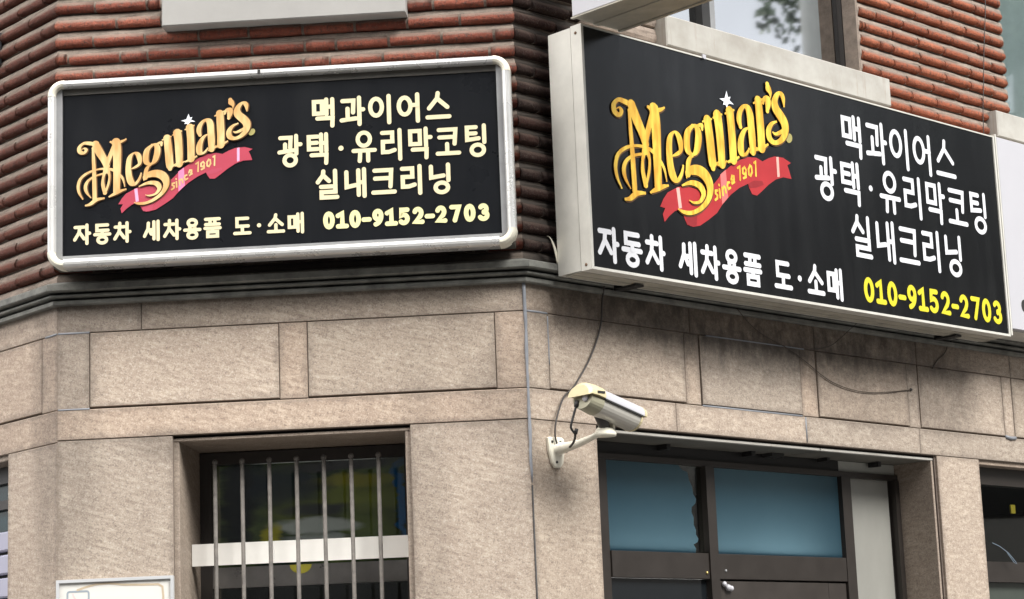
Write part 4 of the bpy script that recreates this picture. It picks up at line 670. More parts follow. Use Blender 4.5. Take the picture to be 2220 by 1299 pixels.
LOGO_STROKES = [[(.1137,.4094,.1141,.3963),(.1092,.409,.1098,.3948),(.1032,.4085,.1031,.3923),(.0974,.4083,.0946,.3899),(.0931,.4086,.0849,.3886),(.089,.4094,.0758,.3891),(.0831,.4108,.0681,.3906),(.0759,.4125,.0615,.3921),(.0683,.4137,.0554,.3932),(.061,.4145,.0488,.3942),(.053,.4152,.0429,.3953),(.0431,.415,.039,.3957),(.0316,.4122,.0373,.3956),(.0212,.4069,.034,.3939),(.0122,.4004,.0292,.3905),(.0044,.3929,.025,.3864),(-.0014,.3844,.0227,.383),(-.0041,.3756,.0217,.379),(-.0045,.367,.0218,.3735),(-.0031,.3589,.0231,.3681),(.0001,.3517,.0248,.3644),(.0061,.3459,.0275,.3619),(.014,.3417,.0318,.3594),(.023,.3391,.0357,.358),(.0354,.3394,.0342,.3574),(.0476,.346,.031,.3558),(.0536,.3534,.0334,.3579),(.0572,.3604,.0362,.3615),(.0586,.3671,.0377,.3637),(.0566,.373,.038,.3649),(.0524,.3771,.037,.3674),(.0474,.3799,.0351,.3698),(.0415,.3816,.0344,.371),(.0341,.3804,.0354,.3715),(.0288,.3775,.0333,.3712),(.0255,.375,.03,.3699),(.0235,.3734,.0274,.3688)],[(.0813,.3869,.1209,.403),(.0841,.3792,.1248,.3957),(.088,.368,.1304,.3853),(.093,.3553,.1367,.3735),(.0988,.3429,.1427,.362),(.1059,.3309,.1488,.3503),(.1142,.3187,.1553,.3375),(.1222,.307,.1617,.3247),(.1289,.2965,.1673,.3125),(.1343,.2864,.1717,.3008),(.139,.2764,.1752,.2896),(.1428,.2676,.1779,.2802),(.1455,.2614,.1798,.2737)],[(.0791,.3711,.0953,.3747),(.079,.3593,.0961,.363),(.0788,.3422,.0972,.3462),(.0786,.3232,.0985,.3276),(.0787,.3056,.0998,.3103),(.079,.2905,.1008,.2954),(.0795,.2761,.1019,.2811),(.08,.2613,.103,.2664),(.0804,.2452,.1039,.2501),(.0806,.2271,.1048,.232),(.0806,.2077,.1056,.2127),(.0807,.1876,.1063,.1927),(.0808,.1675,.1068,.1726),(.0811,.1455,.1073,.1505),(.0816,.1218,.1077,.1268),(.0819,.1007,.108,.1055),(.0822,.0859,.1082,.0908)],[(.1466,.0922,.1452,.0799),(.1391,.0924,.1373,.0779),(.1277,.0926,.1264,.0751),(.1141,.0919,.1158,.0718),(.0994,.0887,.1091,.0691),(.0863,.082,.1046,.0662),(.0767,.0747,.0978,.0613),(.0699,.0688,.0891,.055),(.0658,.0654,.0785,.049),(.0621,.063,.0672,.0456),(.0566,.0605,.0578,.0446),(.0507,.0582,.0508,.0446),(.0461,.0565,.0464,.0446)],[(.1916,.3927,.2412,.406),(.1927,.3846,.2423,.3978),(.1941,.3731,.2438,.3862),(.1956,.3598,.2454,.3722),(.1967,.3461,.2464,.3573),(.1973,.3314,.2466,.3417),(.1976,.3153,.2463,.3249),(.1978,.2983,.2457,.3075),(.1979,.2812,.245,.2901),(.1981,.2646,.2443,.2731),(.1982,.248,.2434,.2562),(.1982,.2305,.2424,.2384),(.1982,.2114,.2414,.2191),(.1982,.1878,.2403,.1953),(.1982,.1612,.2391,.1684),(.1981,.1368,.2381,.1437),(.1981,.1199,.2373,.1266)],[(.196,.3912,.2205,.3915),(.1919,.3815,.2173,.3818),(.1861,.3677,.2129,.3679),(.1795,.3521,.2077,.3523),(.1733,.3374,.2024,.3372),(.1672,.3233,.1967,.3227),(.1606,.3086,.1905,.3079),(.1544,.294,.1847,.2939),(.1496,.2803,.1803,.2816),(.1466,.2674,.1773,.2703),(.1451,.2554,.1752,.2592),(.1443,.2455,.1737,.2495),(.1438,.2387,.1726,.2426)],[(.1814,.3981,.1917,.408),(.1849,.3961,.1961,.4067),(.1901,.3929,.2019,.4049),(.1972,.3897,.208,.4035),(.2063,.3877,.2133,.4034),(.2166,.3878,.2193,.4045),(.2272,.3889,.2272,.4066),(.2376,.391,.2354,.409),(.2474,.3938,.2424,.411),(.2566,.3982,.2487,.4127),(.2642,.4034,.2557,.4147),(.2699,.408,.2625,.4169),(.2736,.411,.2675,.4186)],[(.1814,.0891,.1746,.0982),(.1863,.0906,.1785,.101),(.1933,.0926,.1839,.1051),(.2011,.0951,.1905,.1097),(.209,.0978,.1975,.1141),(.2168,.101,.2048,.1181),(.2249,.1045,.2129,.1223),(.2327,.108,.2219,.1264),(.2397,.1113,.2315,.1299),(.2473,.1149,.2418,.1324),(.2559,.119,.2522,.1339),(.2639,.1229,.2612,.1349),(.2696,.1256,.2673,.1355)],[(.1431,.2493,.1734,.2494),(.1418,.242,.1692,.242),(.1399,.2313,.1633,.2316),(.1378,.2192,.1574,.2199),(.1359,.2074,.1532,.2088),(.1341,.1964,.1513,.1984),(.1322,.1852,.1506,.1879),(.1308,.1736,.1509,.1774),(.1307,.1617,.1519,.1666),(.1326,.1483,.1541,.1543),(.1358,.1341,.1576,.1406),(.1392,.1214,.1611,.1281),(.1414,.1126,.1636,.1194)],[(.1506,.2448,.1783,.2559),(.155,.2389,.1799,.249),(.1613,.2308,.1824,.2389),(.1673,.2214,.1848,.2271),(.1709,.2114,.186,.2151),(.1714,.2006,.1858,.2031),(.17,.1886,.1848,.1904),(.1673,.1762,.1829,.1775),(.1642,.1641,.1803,.1648),(.1601,.1512,.176,.1512),(.1548,.1374,.1704,.137),(.1496,.1251,.1651,.1245),(.146,.1164,.1615,.1159)],[(.0324,.09,.0244,.0865),(.0293,.0965,.02,.0924),(.0248,.1058,.0136,.1008),(.0202,.1161,.0068,.1106),(.0169,.1258,.0015,.1203),(.0147,.1348,-.002,.1296),(.0132,.1438,-.0047,.139),(.0125,.1528,-.0062,.149),(.0131,.1621,-.0063,.1593),(.0149,.1723,-.0051,.1705),(.0178,.183,-.0026,.1823),(.0217,.193,.0015,.1943),(.0268,.2015,.0078,.2056),(.0333,.2085,.0165,.2159),(.0414,.2151,.027,.225),(.0508,.2212,.0387,.233),(.0605,.2267,.0509,.2398),(.0707,.2317,.0641,.2455),(.082,.2363,.0781,.25),(.0939,.2403,.0921,.2535),(.1059,.2433,.1057,.2563),(.1176,.2454,.1191,.2585),(.1292,.2465,.1325,.2601),(.1406,.2467,.1459,.2608),(.1517,.2461,.159,.2605),(.1628,.2446,.172,.2591),(.1738,.2423,.1849,.2569),(.1842,.2392,.1973,.2535),(.1936,.2354,.2088,.2488),(.2021,.2304,.2189,.2426),(.2102,.2241,.2277,.2352),(.218,.2172,.2353,.2274),(.2252,.2104,.2419,.2199),(.2318,.2042,.2478,.213),(.2376,.1983,.2529,.2061),(.2427,.1922,.2573,.1986),(.2472,.1851,.2609,.19),(.2513,.1754,.2633,.179),(.2548,.1639,.2646,.1665),(.2576,.1531,.2654,.1551),(.2596,.1455,.266,.1472)],[(.0763,.0944,.0708,.0916),(.0727,.1007,.0653,.0968),(.0675,.1095,.0572,.1043),(.0622,.1193,.0488,.1129),(.0586,.1281,.0422,.1215),(.0564,.1361,.0379,.1299),(.055,.144,.0349,.1384),(.0546,.1516,.0333,.1472),(.0552,.1588,.0332,.1561),(.0569,.1659,.0349,.1651),(.0596,.1729,.0383,.1742),(.0631,.1796,.0432,.183),(.0674,.1854,.0498,.1914),(.0727,.1906,.058,.1991),(.0793,.1957,.0676,.2057),(.0871,.2006,.0778,.2115),(.0954,.205,.0884,.2166),(.1043,.2087,.0997,.2211),(.1143,.2119,.1115,.2248),(.1249,.2148,.1231,.2278),(.1352,.2175,.1341,.2303),(.1456,.2201,.1455,.2324),(.1564,.2225,.1571,.2339),(.1663,.2245,.167,.2349),(.1732,.226,.1739,.2357)],[(.3006,.2389,.2972,.2458),(.3061,.2401,.302,.2487),(.3143,.242,.3086,.2527),(.3238,.2447,.3153,.257),(.3324,.2482,.3209,.2609),(.3393,.2521,.3263,.2642),(.3465,.2569,.3311,.2669),(.3535,.2637,.3342,.269),(.3586,.2721,.336,.2718),(.3611,.2814,.3363,.2774),(.3619,.2914,.335,.2852),(.3617,.3013,.3329,.2934),(.3603,.3101,.3307,.3008),(.3575,.3178,.3289,.3073),(.3535,.3249,.3268,.3135),(.3486,.331,.3245,.3188),(.3431,.3358,.3222,.3225),(.3366,.3391,.3203,.325),(.3288,.3407,.3187,.3266),(.3197,.3403,.3179,.3274),(.3105,.3375,.3169,.3271),(.3022,.3332,.3142,.3248),(.2934,.3275,.311,.3206),(.2848,.3195,.3084,.3155),(.278,.3095,.3063,.3091),(.2736,.2977,.3044,.3002),(.2708,.2846,.3028,.2887),(.269,.271,.3017,.276),(.2678,.2575,.3012,.2632),(.267,.244,.3012,.2505),(.2669,.23,.3017,.2373),(.2674,.2161,.3028,.2244),(.2687,.2032,.3045,.2125),(.2707,.1908,.3071,.2013),(.2734,.1788,.3103,.1906),(.277,.168,.3137,.1813),(.2817,.1591,.3168,.1742),(.2878,.1523,.3192,.169),(.2957,.1472,.3207,.1655),(.3066,.1443,.32,.164),(.3219,.1466,.3153,.1624),(.3328,.1539,.3162,.1625),(.3401,.1621,.3217,.1675),(.3463,.1711,.3279,.1747),(.3514,.1799,.3335,.1819),(.3549,.1894,.3386,.1899),(.3575,.1995,.3434,.1993),(.3593,.2086,.3475,.2083),(.3605,.2148,.3504,.2146)],[(.4101,.3764,.4249,.3668),(.4044,.3731,.4203,.3624),(.3954,.3679,.4142,.3568),(.3848,.3603,.4092,.3512),(.3756,.3505,.4063,.3464),(.37,.3398,.4041,.3403),(.3667,.329,.4019,.3321),(.3647,.3184,.4002,.3229),(.3637,.3083,.3991,.314),(.3635,.2984,.3985,.3052),(.3642,.2882,.3984,.2962),(.3661,.2785,.399,.2882),(.37,.2698,.3999,.2824),(.3773,.2632,.4016,.2781),(.3863,.2593,.4049,.2739),(.3941,.2572,.4091,.27),(.3991,.2559,.4124,.2671)],[(.4103,.2569,.4012,.266),(.4155,.2588,.4054,.2695),(.4242,.262,.4105,.2739),(.4352,.268,.4141,.278),(.4453,.2772,.4161,.282),(.4521,.2882,.4184,.2888),(.4572,.3001,.4211,.2985),(.461,.3121,.4235,.3092),(.4637,.3233,.4256,.3193),(.4652,.3338,.4274,.3285),(.4656,.3441,.4288,.3376),(.4648,.3538,.4297,.3459),(.4628,.3624,.4299,.3526),(.4591,.3696,.4294,.3578),(.4539,.3754,.4282,.3622),(.4481,.3796,.4265,.3657),(.4413,.3829,.4257,.3674),(.4315,.3837,.4272,.3676),(.4226,.3816,.4267,.3674),(.4173,.3794,.4236,.366),(.4146,.3784,.4204,.3648)],[(.4449,.3691,.4376,.3802),(.4501,.371,.4421,.3828),(.4571,.3736,.4493,.387),(.4622,.3752,.4586,.3913),(.4589,.3754,.4724,.3927),(.4571,.3771,.4792,.386),(.4597,.3744,.4786,.3793),(.4619,.3702,.4768,.3735),(.4636,.3671,.4756,.3699)],[(.3982,.2641,.4109,.2602),(.394,.2608,.4083,.2562),(.3877,.2557,.4049,.2508),(.3808,.2492,.4017,.245),(.375,.2417,.3994,.2399),(.3716,.234,.3974,.2345),(.3696,.2262,.3954,.228),(.3684,.2187,.3935,.2211),(.3674,.2115,.3921,.2146),(.3667,.2041,.3915,.2081),(.3666,.1968,.3913,.2013),(.3666,.1905,.3914,.1952),(.3666,.1862,.3915,.1909)],[(.3732,.1738,.367,.1741),(.3791,.1784,.3653,.1788),(.3872,.1845,.3629,.1861),(.3954,.1888,.363,.1961),(.3998,.1886,.3702,.2079),(.4029,.1879,.3836,.2176),(.4088,.1888,.3981,.2245),(.4149,.1896,.414,.2294),(.4192,.1898,.4307,.2321),(.4233,.1896,.4465,.2319),(.4294,.1891,.4606,.2293),(.4362,.1879,.4731,.2248),(.4427,.1859,.484,.2188),(.4495,.1828,.4932,.2114),(.4568,.1782,.5008,.2027),(.4635,.1728,.5067,.1931),(.4688,.1669,.511,.1831),(.4727,.1603,.5134,.1727),(.4754,.1528,.5142,.1618),(.4769,.1449,.5134,.1508),(.4768,.137,.5111,.1399),(.4752,.1291,.5073,.1292),(.4721,.121,.502,.1186),(.4676,.1129,.4952,.1081),(.4618,.105,.4869,.0978),(.4543,.0969,.4768,.0877),(.4449,.0886,.4652,.0778),(.4346,.0808,.4527,.0685),(.4246,.0741,.4401,.0604),(.4145,.0685,.4269,.0533),(.4039,.0636,.4134,.0473),(.3934,.0596,.4,.0424),(.3839,.0565,.3869,.0387),(.3755,.0547,.3743,.0365),(.3673,.0538,.3625,.0356),(.3589,.0534,.3521,.0359),(.3509,.0531,.3425,.037),(.3429,.0531,.3334,.0394),(.3342,.0535,.3256,.0429),(.3262,.0542,.3195,.0464),(.3204,.0546,.3154,.0487)],[(.3471,.1386,.3431,.1463),(.3564,.1412,.3512,.1508),(.3694,.1448,.3634,.1575),(.3826,.1478,.3782,.1645),(.3927,.1489,.394,.1695),(.4015,.1487,.4095,.1713),(.4111,.1478,.4244,.1711),(.4196,.1461,.4385,.1689),(.426,.1439,.4507,.1644),(.4317,.1405,.4599,.1573),(.4374,.1355,.4661,.1484),(.4417,.1297,.4696,.1387),(.4437,.1245,.4701,.1286),(.4427,.119,.4667,.1182),(.4391,.1122,.4603,.1081),(.4339,.1055,.4523,.099),(.4292,.1008,.4429,.0914),(.4249,.0982,.4318,.0859),(.4187,.096,.4204,.0828),(.4113,.0943,.4102,.0815),(.4047,.093,.4011,.0811),(.399,.0924,.3929,.0824),(.3926,.0927,.3862,.0851),(.3864,.0934,.3814,.0879),(.382,.094,.3782,.0897)],[(.4776,.3945,.474,.4024),(.4825,.3953,.478,.4051),(.4895,.3965,.4838,.409),(.4969,.398,.4906,.4131),(.5033,.3998,.4975,.4162),(.5091,.4024,.5046,.4179),(.5152,.4059,.5118,.4187),(.5206,.4093,.5182,.4191),(.5245,.4116,.5226,.4193)],[(.4808,.4011,.5224,.4116),(.4818,.389,.524,.3996),(.4833,.3716,.5262,.3823),(.4849,.3522,.5286,.363),(.4863,.3344,.5306,.3449),(.4875,.3179,.532,.3282),(.4886,.3012,.5332,.3113),(.4897,.2855,.5342,.2956),(.4909,.2721,.5351,.2824),(.492,.2613,.5361,.2721),(.4932,.2528,.5371,.2638),(.4945,.246,.5378,.2567),(.496,.2406,.5376,.2502),(.4982,.2365,.5361,.2444),(.5008,.2337,.5335,.2397),(.5032,.2315,.5308,.2364),(.5049,.2298,.529,.2341)],[(.5273,.2336,.513,.2439),(.5306,.2364,.5172,.2461),(.5354,.2405,.5232,.2494),(.5406,.2451,.5298,.2529),(.5453,.2492,.5359,.2561),(.5497,.253,.5416,.259),(.5541,.2568,.5474,.2619),(.5579,.2602,.5524,.2644),(.5606,.2626,.5559,.2661)],[(.5355,.4269,.5815,.4394),(.5366,.4197,.5824,.4321),(.5383,.4095,.5837,.4216),(.5401,.3973,.5852,.4089),(.5416,.3841,.5864,.3949),(.5428,.3691,.5873,.3793),(.5438,.3521,.5881,.362),(.5448,.3344,.5888,.344),(.5457,.3173,.5891,.3265),(.5466,.2995,.5891,.3082),(.5474,.2808,.5887,.289),(.5481,.2642,.5882,.272),(.5486,.2525,.5879,.2602)],[(.5373,.4191,.5324,.4265),(.5424,.4204,.5364,.4295),(.5498,.4222,.5421,.4339),(.5575,.4243,.5489,.4385),(.5639,.4265,.5558,.4421),(.5694,.4293,.5629,.4443),(.5749,.4327,.5701,.4456),(.58,.4361,.5762,.4462),(.5835,.4385,.5805,.4467)],[(.5475,.2426,.5447,.2517),(.5519,.2431,.5486,.2539),(.5583,.2439,.5541,.2568),(.566,.2454,.5599,.2599),(.5738,.248,.5651,.2624),(.5812,.2521,.5713,.2647),(.5881,.257,.579,.2673),(.5939,.2616,.5864,.2698),(.5978,.2647,.5916,.2715)],[(.6074,.4545,.6515,.465),(.6082,.4451,.6519,.4555),(.6093,.4317,.6526,.4419),(.6104,.4162,.6533,.4261),(.6113,.4005,.654,.4101),(.612,.3842,.6546,.3936),(.6126,.3666,.6552,.3758),(.613,.349,.6557,.358),(.6133,.3328,.6559,.3414),(.6134,.3171,.6557,.3252),(.6134,.3015,.6552,.3093),(.6132,.288,.6547,.2956),(.6131,.2785,.6543,.286)],[(.6066,.4462,.6018,.4538),(.6118,.4475,.6058,.4568),(.6193,.4493,.6117,.4611),(.6273,.4515,.6184,.4657),(.634,.4539,.6251,.4694),(.6398,.457,.6321,.4717),(.6455,.4608,.6393,.4732),(.6505,.4645,.6457,.4742),(.6541,.467,.6502,.475)],[(.6064,.263,.6017,.2725),(.612,.2642,.6066,.2753),(.6202,.2659,.6134,.2794),(.6295,.2683,.6211,.2838),(.6384,.2715,.6284,.2874),(.647,.2761,.6367,.2905),(.6554,.2816,.6463,.2936),(.6626,.2867,.6553,.2963),(.6676,.2903,.6615,.2983)],[(.6946,.4172,.6756,.4107),(.6942,.4218,.6732,.4146),(.6936,.4281,.6698,.4203),(.6933,.435,.6664,.4274),(.6937,.4414,.6646,.4351),(.6947,.4479,.6646,.4432),(.696,.455,.6657,.4516),(.6979,.4619,.668,.4604),(.7003,.4679,.6717,.469),(.7036,.4738,.677,.4774),(.7077,.4797,.6836,.4855),(.7118,.4846,.6913,.4931),(.7147,.487,.7003,.4998),(.7163,.4875,.7109,.5049),(.7179,.4876,.7225,.5078),(.7187,.4872,.7343,.5081),(.7191,.4864,.7445,.505),(.7203,.484,.7516,.4994),(.7218,.4791,.7566,.4926),(.7232,.4723,.7605,.4846),(.7243,.4643,.7635,.4755),(.7252,.4551,.7653,.4651),(.7256,.4443,.7661,.4534),(.7258,.4322,.7664,.4411),(.7261,.4195,.7669,.4286),(.7267,.4059,.7677,.4152),(.7272,.3915,.7686,.4008),(.7279,.3774,.7692,.3864),(.7286,.3647,.7693,.3733),(.7296,.3532,.7686,.361),(.7307,.3422,.7672,.3492),(.7318,.3329,.7658,.3393),(.7325,.3263,.7648,.3324)],[(.7359,.4225,.7396,.4153),(.7299,.4209,.7342,.4123),(.7208,.4184,.7269,.4083),(.7096,.4143,.7205,.4039),(.6985,.4077,.7164,.3998),(.6896,.3994,.713,.3946),(.6822,.3904,.709,.3874),(.6759,.3811,.7055,.3795),(.6708,.3719,.7027,.3719),(.6667,.3628,.7008,.3647),(.6637,.3536,.6995,.3574),(.6618,.3447,.6988,.35),(.661,.3363,.6984,.3429),(.661,.3279,.6981,.3356),(.6619,.3192,.6981,.3283),(.6642,.3111,.6985,.3225),(.6691,.304,.6988,.3198),(.6784,.2995,.6979,.3192),(.6898,.2989,.6977,.3182),(.701,.3014,.6988,.3174),(.7115,.3065,.7,.3167),(.7191,.3137,.7042,.319),(.7248,.3217,.7108,.325),(.7294,.3291,.7172,.3316),(.7325,.334,.7218,.3363)],[(.735,.319,.7338,.3297),(.7379,.3188,.7368,.3313),(.7429,.3186,.7403,.3334),(.7501,.3197,.7429,.3353),(.7584,.3231,.7445,.3364),(.7649,.3285,.7488,.3383),(.7699,.3347,.756,.3417),(.7737,.3403,.7633,.3453),(.7762,.344,.7684,.3478)],[(.7769,.5255,.8181,.5351),(.777,.5167,.8188,.5264),(.7772,.5042,.8198,.5141),(.7774,.4896,.8208,.4995),(.7776,.4744,.8217,.4843),(.7781,.4581,.8223,.4679),(.7786,.4401,.8228,.4498),(.7791,.4221,.8232,.4315),(.7794,.4053,.8234,.4144),(.7793,.3891,.8233,.3977),(.7789,.373,.8229,.3813),(.7785,.3589,.8224,.3671),(.7782,.349,.8221,.3572)],[(.7729,.5143,.7682,.522),(.7784,.5156,.7726,.5251),(.7862,.5174,.7788,.5295),(.7948,.5198,.7858,.5342),(.8026,.5227,.7924,.5379),(.8093,.5265,.7993,.5405),(.8155,.531,.807,.5427),(.8208,.5353,.814,.5444),(.8244,.5382,.8189,.5457)],[(.773,.3344,.7676,.3439),(.779,.3357,.7725,.3471),(.7878,.3375,.7795,.3519),(.7977,.3401,.7875,.3569),(.8072,.3436,.7956,.3611),(.8166,.3487,.8052,.3647),(.8261,.355,.8164,.3682),(.8345,.3609,.8269,.3711),(.8403,.3651,.8343,.3732)],[(.8312,.5277,.8179,.5282),(.8346,.5323,.8192,.5328),(.8394,.5389,.8212,.5397),(.8443,.5447,.824,.5473),(.8464,.5459,.8295,.5549),(.842,.543,.8419,.5613),(.8392,.5421,.8536,.5625),(.8382,.5417,.8627,.5603),(.8377,.5415,.8689,.5553),(.8378,.5393,.8715,.5488),(.8378,.5344,.8721,.5417),(.8375,.5283,.8716,.5344),(.8374,.5226,.8703,.5274),(.8375,.517,.8675,.5202),(.8376,.5108,.8636,.5128),(.8375,.5049,.8597,.5064),(.8375,.5007,.8571,.5021)],[(.8467,.6023,.8681,.6088),(.8459,.599,.87,.6062),(.8448,.594,.8728,.6027),(.8443,.5884,.8755,.5989),(.8455,.5829,.8774,.5958),(.8492,.5785,.8784,.593),(.8539,.5757,.8795,.5891),(.8582,.5737,.8808,.5841),(.8614,.5718,.8813,.5784),(.8638,.5683,.8802,.5722),(.8657,.5636,.8779,.5659),(.8671,.559,.8755,.5604),(.8681,.5557,.8738,.5567)],[(.9531,.5377,.9444,.5356),(.9545,.544,.9425,.5412),(.9566,.5532,.9399,.5493),(.9583,.5633,.9369,.5575),(.9584,.5719,.9339,.5639),(.9565,.5786,.9313,.5686),(.9531,.5844,.9289,.5726),(.9483,.5892,.9268,.5751),(.9408,.5928,.9261,.5755),(.9301,.5934,.9268,.575),(.919,.5909,.9262,.5743),(.9086,.5862,.9247,.573),(.8994,.5799,.9229,.571),(.8918,.5724,.92,.567),(.885,.5638,.9162,.5609),(.879,.5544,.9133,.5544),(.8749,.5449,.912,.5489),(.873,.5357,.9124,.5441),(.8729,.5269,.9139,.539),(.8743,.5185,.9164,.5338),(.8775,.5101,.9197,.529),(.8827,.5022,.9241,.5247),(.8893,.4954,.9304,.52),(.8956,.4894,.9379,.5142),(.9014,.4834,.9451,.5076),(.9079,.477,.9515,.5006),(.9147,.4706,.958,.493),(.9202,.4647,.9641,.484),(.9239,.4589,.9682,.4738),(.926,.4518,.9697,.4628),(.927,.4436,.9692,.4513),(.9266,.4355,.9668,.4397),(.925,.4283,.9624,.4282),(.9215,.4217,.9555,.4171),(.9162,.4149,.9465,.4067),(.9099,.4085,.9365,.3973),(.904,.4036,.9256,.3892),(.8984,.3999,.9134,.3825),(.8922,.3968,.9004,.3773),(.8863,.3947,.8871,.3738),(.8821,.3938,.874,.3724),(.8782,.3941,.862,.3735),(.8734,.3956,.8516,.3766),(.8689,.3982,.843,.3814),(.8656,.4014,.8364,.3878),(.8633,.4063,.8324,.3958),(.8619,.4131,.8302,.405),(.8616,.4205,.8299,.4148),(.8625,.4269,.8315,.4244),(.8646,.4327,.8358,.434),(.8682,.439,.842,.4431),(.8727,.445,.8495,.4515),(.8765,.4495,.8583,.459),(.8802,.4529,.8691,.4649),(.8861,.4566,.88,.4686),(.893,.4602,.8887,.4707),(.8982,.4629,.8943,.472)],[(.9287,.4455,.9411,.4364),(.9241,.4431,.9375,.4335),(.9178,.4399,.9322,.429),(.9113,.4367,.9255,.424),(.906,.4341,.9183,.4197),(.9013,.4318,.9109,.4164),(.8965,.4294,.9033,.4137),(.8924,.4274,.8954,.4117),(.8902,.4261,.887,.4107),(.8883,.4252,.8794,.4117),(.8844,.4246,.8746,.4143),(.8799,.4247,.8719,.4168),(.8765,.4247,.8702,.4184)]]
LOGO_RIB = [(.3187,.1325),(.3677,.1448),(.4126,.1416),(.4643,.1365),(.5128,.1658),(.5451,.1947),(.5676,.2188),(.6248,.2581),(.6747,.2858),(.7244,.3053),(.7731,.3101),(.807,.3014),(.8437,.3191),(.8801,.3316),(.9299,.3342),(.9757,.3206),(.9531,.3087),(.9624,.2881),(.9723,.2582),(.9237,.2577),(.8784,.2426),(.8336,.2158),(.796,.1874),(.7627,.1643),(.7353,.1659),(.7203,.188),(.7147,.2023),(.665,.1801),(.6148,.148),(.5605,.1009),(.5306,.0676),(.4818,.0358),(.4338,.0082),(.3942,-.0014),(.3637,.0026),(.3515,.026),(.3345,.0522)]
LOGO_TAIL = [(.2257,.0495),(.245,.0801),(.2691,.1066),(.3232,.1332),(.3348,.0557),(.302,.0434),(.2719,.0219),(.2447,-.0034),(.2375,.0238),(.2519,.0475)]
LOGO_FOLD = [[(.3565,.0398),(.395,.0472),(.4206,.044),(.4142,.0056),(.3813,-.0013),(.3627,.0055)],[(.7147,.2023),(.7507,.2198),(.7996,.2247),(.8053,.2117),(.7657,.1959),(.7237,.1885)]]
LOGO_STRIPE = [[(.3153,.1294),(.3322,.1336),(.3403,.06),(.3233,.055)],[(.8884,.3306),(.9028,.3328),(.9023,.2564),(.8878,.2524)]]
LOGO_SHEEN = [(.5605,.2146),(.5926,.2374),(.5968,.1342),(.5606,.1022)]
LOGO_STAR = [(.6224,.5482),(.6301,.5206),(.6475,.525),(.6378,.5081),(.6664,.4928),(.6336,.4917),(.6255,.4839),(.6177,.4651),(.6111,.4823),(.5934,.4802),(.6001,.4951),(.5713,.5034),(.607,.5119)]
LOGO_REG = [(.9915,.4195),(.988,.4095),(.9804,.4014),(.9706,.3973),(.9614,.3984),(.9552,.4043),(.9536,.4134),(.9571,.4234),(.9647,.4315),(.9745,.4356),(.9837,.4346),(.99,.4287)]
LOGO_SINCE = [[(.6595,.2534),(.6725,.2617),(.6705,.2104)],[(.7071,.2523),(.6998,.2626),(.6881,.254),(.688,.238),(.6986,.235),(.7069,.25),(.7047,.2268),(.6904,.2197)],[(.7311,.2742),(.7214,.259),(.7222,.2385),(.7315,.2349),(.7412,.2505),(.739,.2708),(.7311,.2742)],[(.7557,.2871),(.7646,.2931),(.7623,.2399)],[(.5391,.1517),(.5282,.1492),(.5274,.1393),(.5375,.1335),(.5352,.1225),(.5239,.1151)],[(.5502,.1578),(.5516,.1279)],[(.549,.1747),(.5496,.1729)],[(.5656,.1658),(.5685,.1392)],[(.5663,.1592),(.5768,.1719),(.5831,.1683),(.5856,.1507)],[(.6081,.1922),(.5985,.1899),(.5946,.1767),(.6004,.1663),(.6116,.1724)],[(.6221,.1988),(.635,.207),(.6347,.2188),(.6253,.2192),(.62,.2053),(.6241,.1909),(.6369,.1982)]]

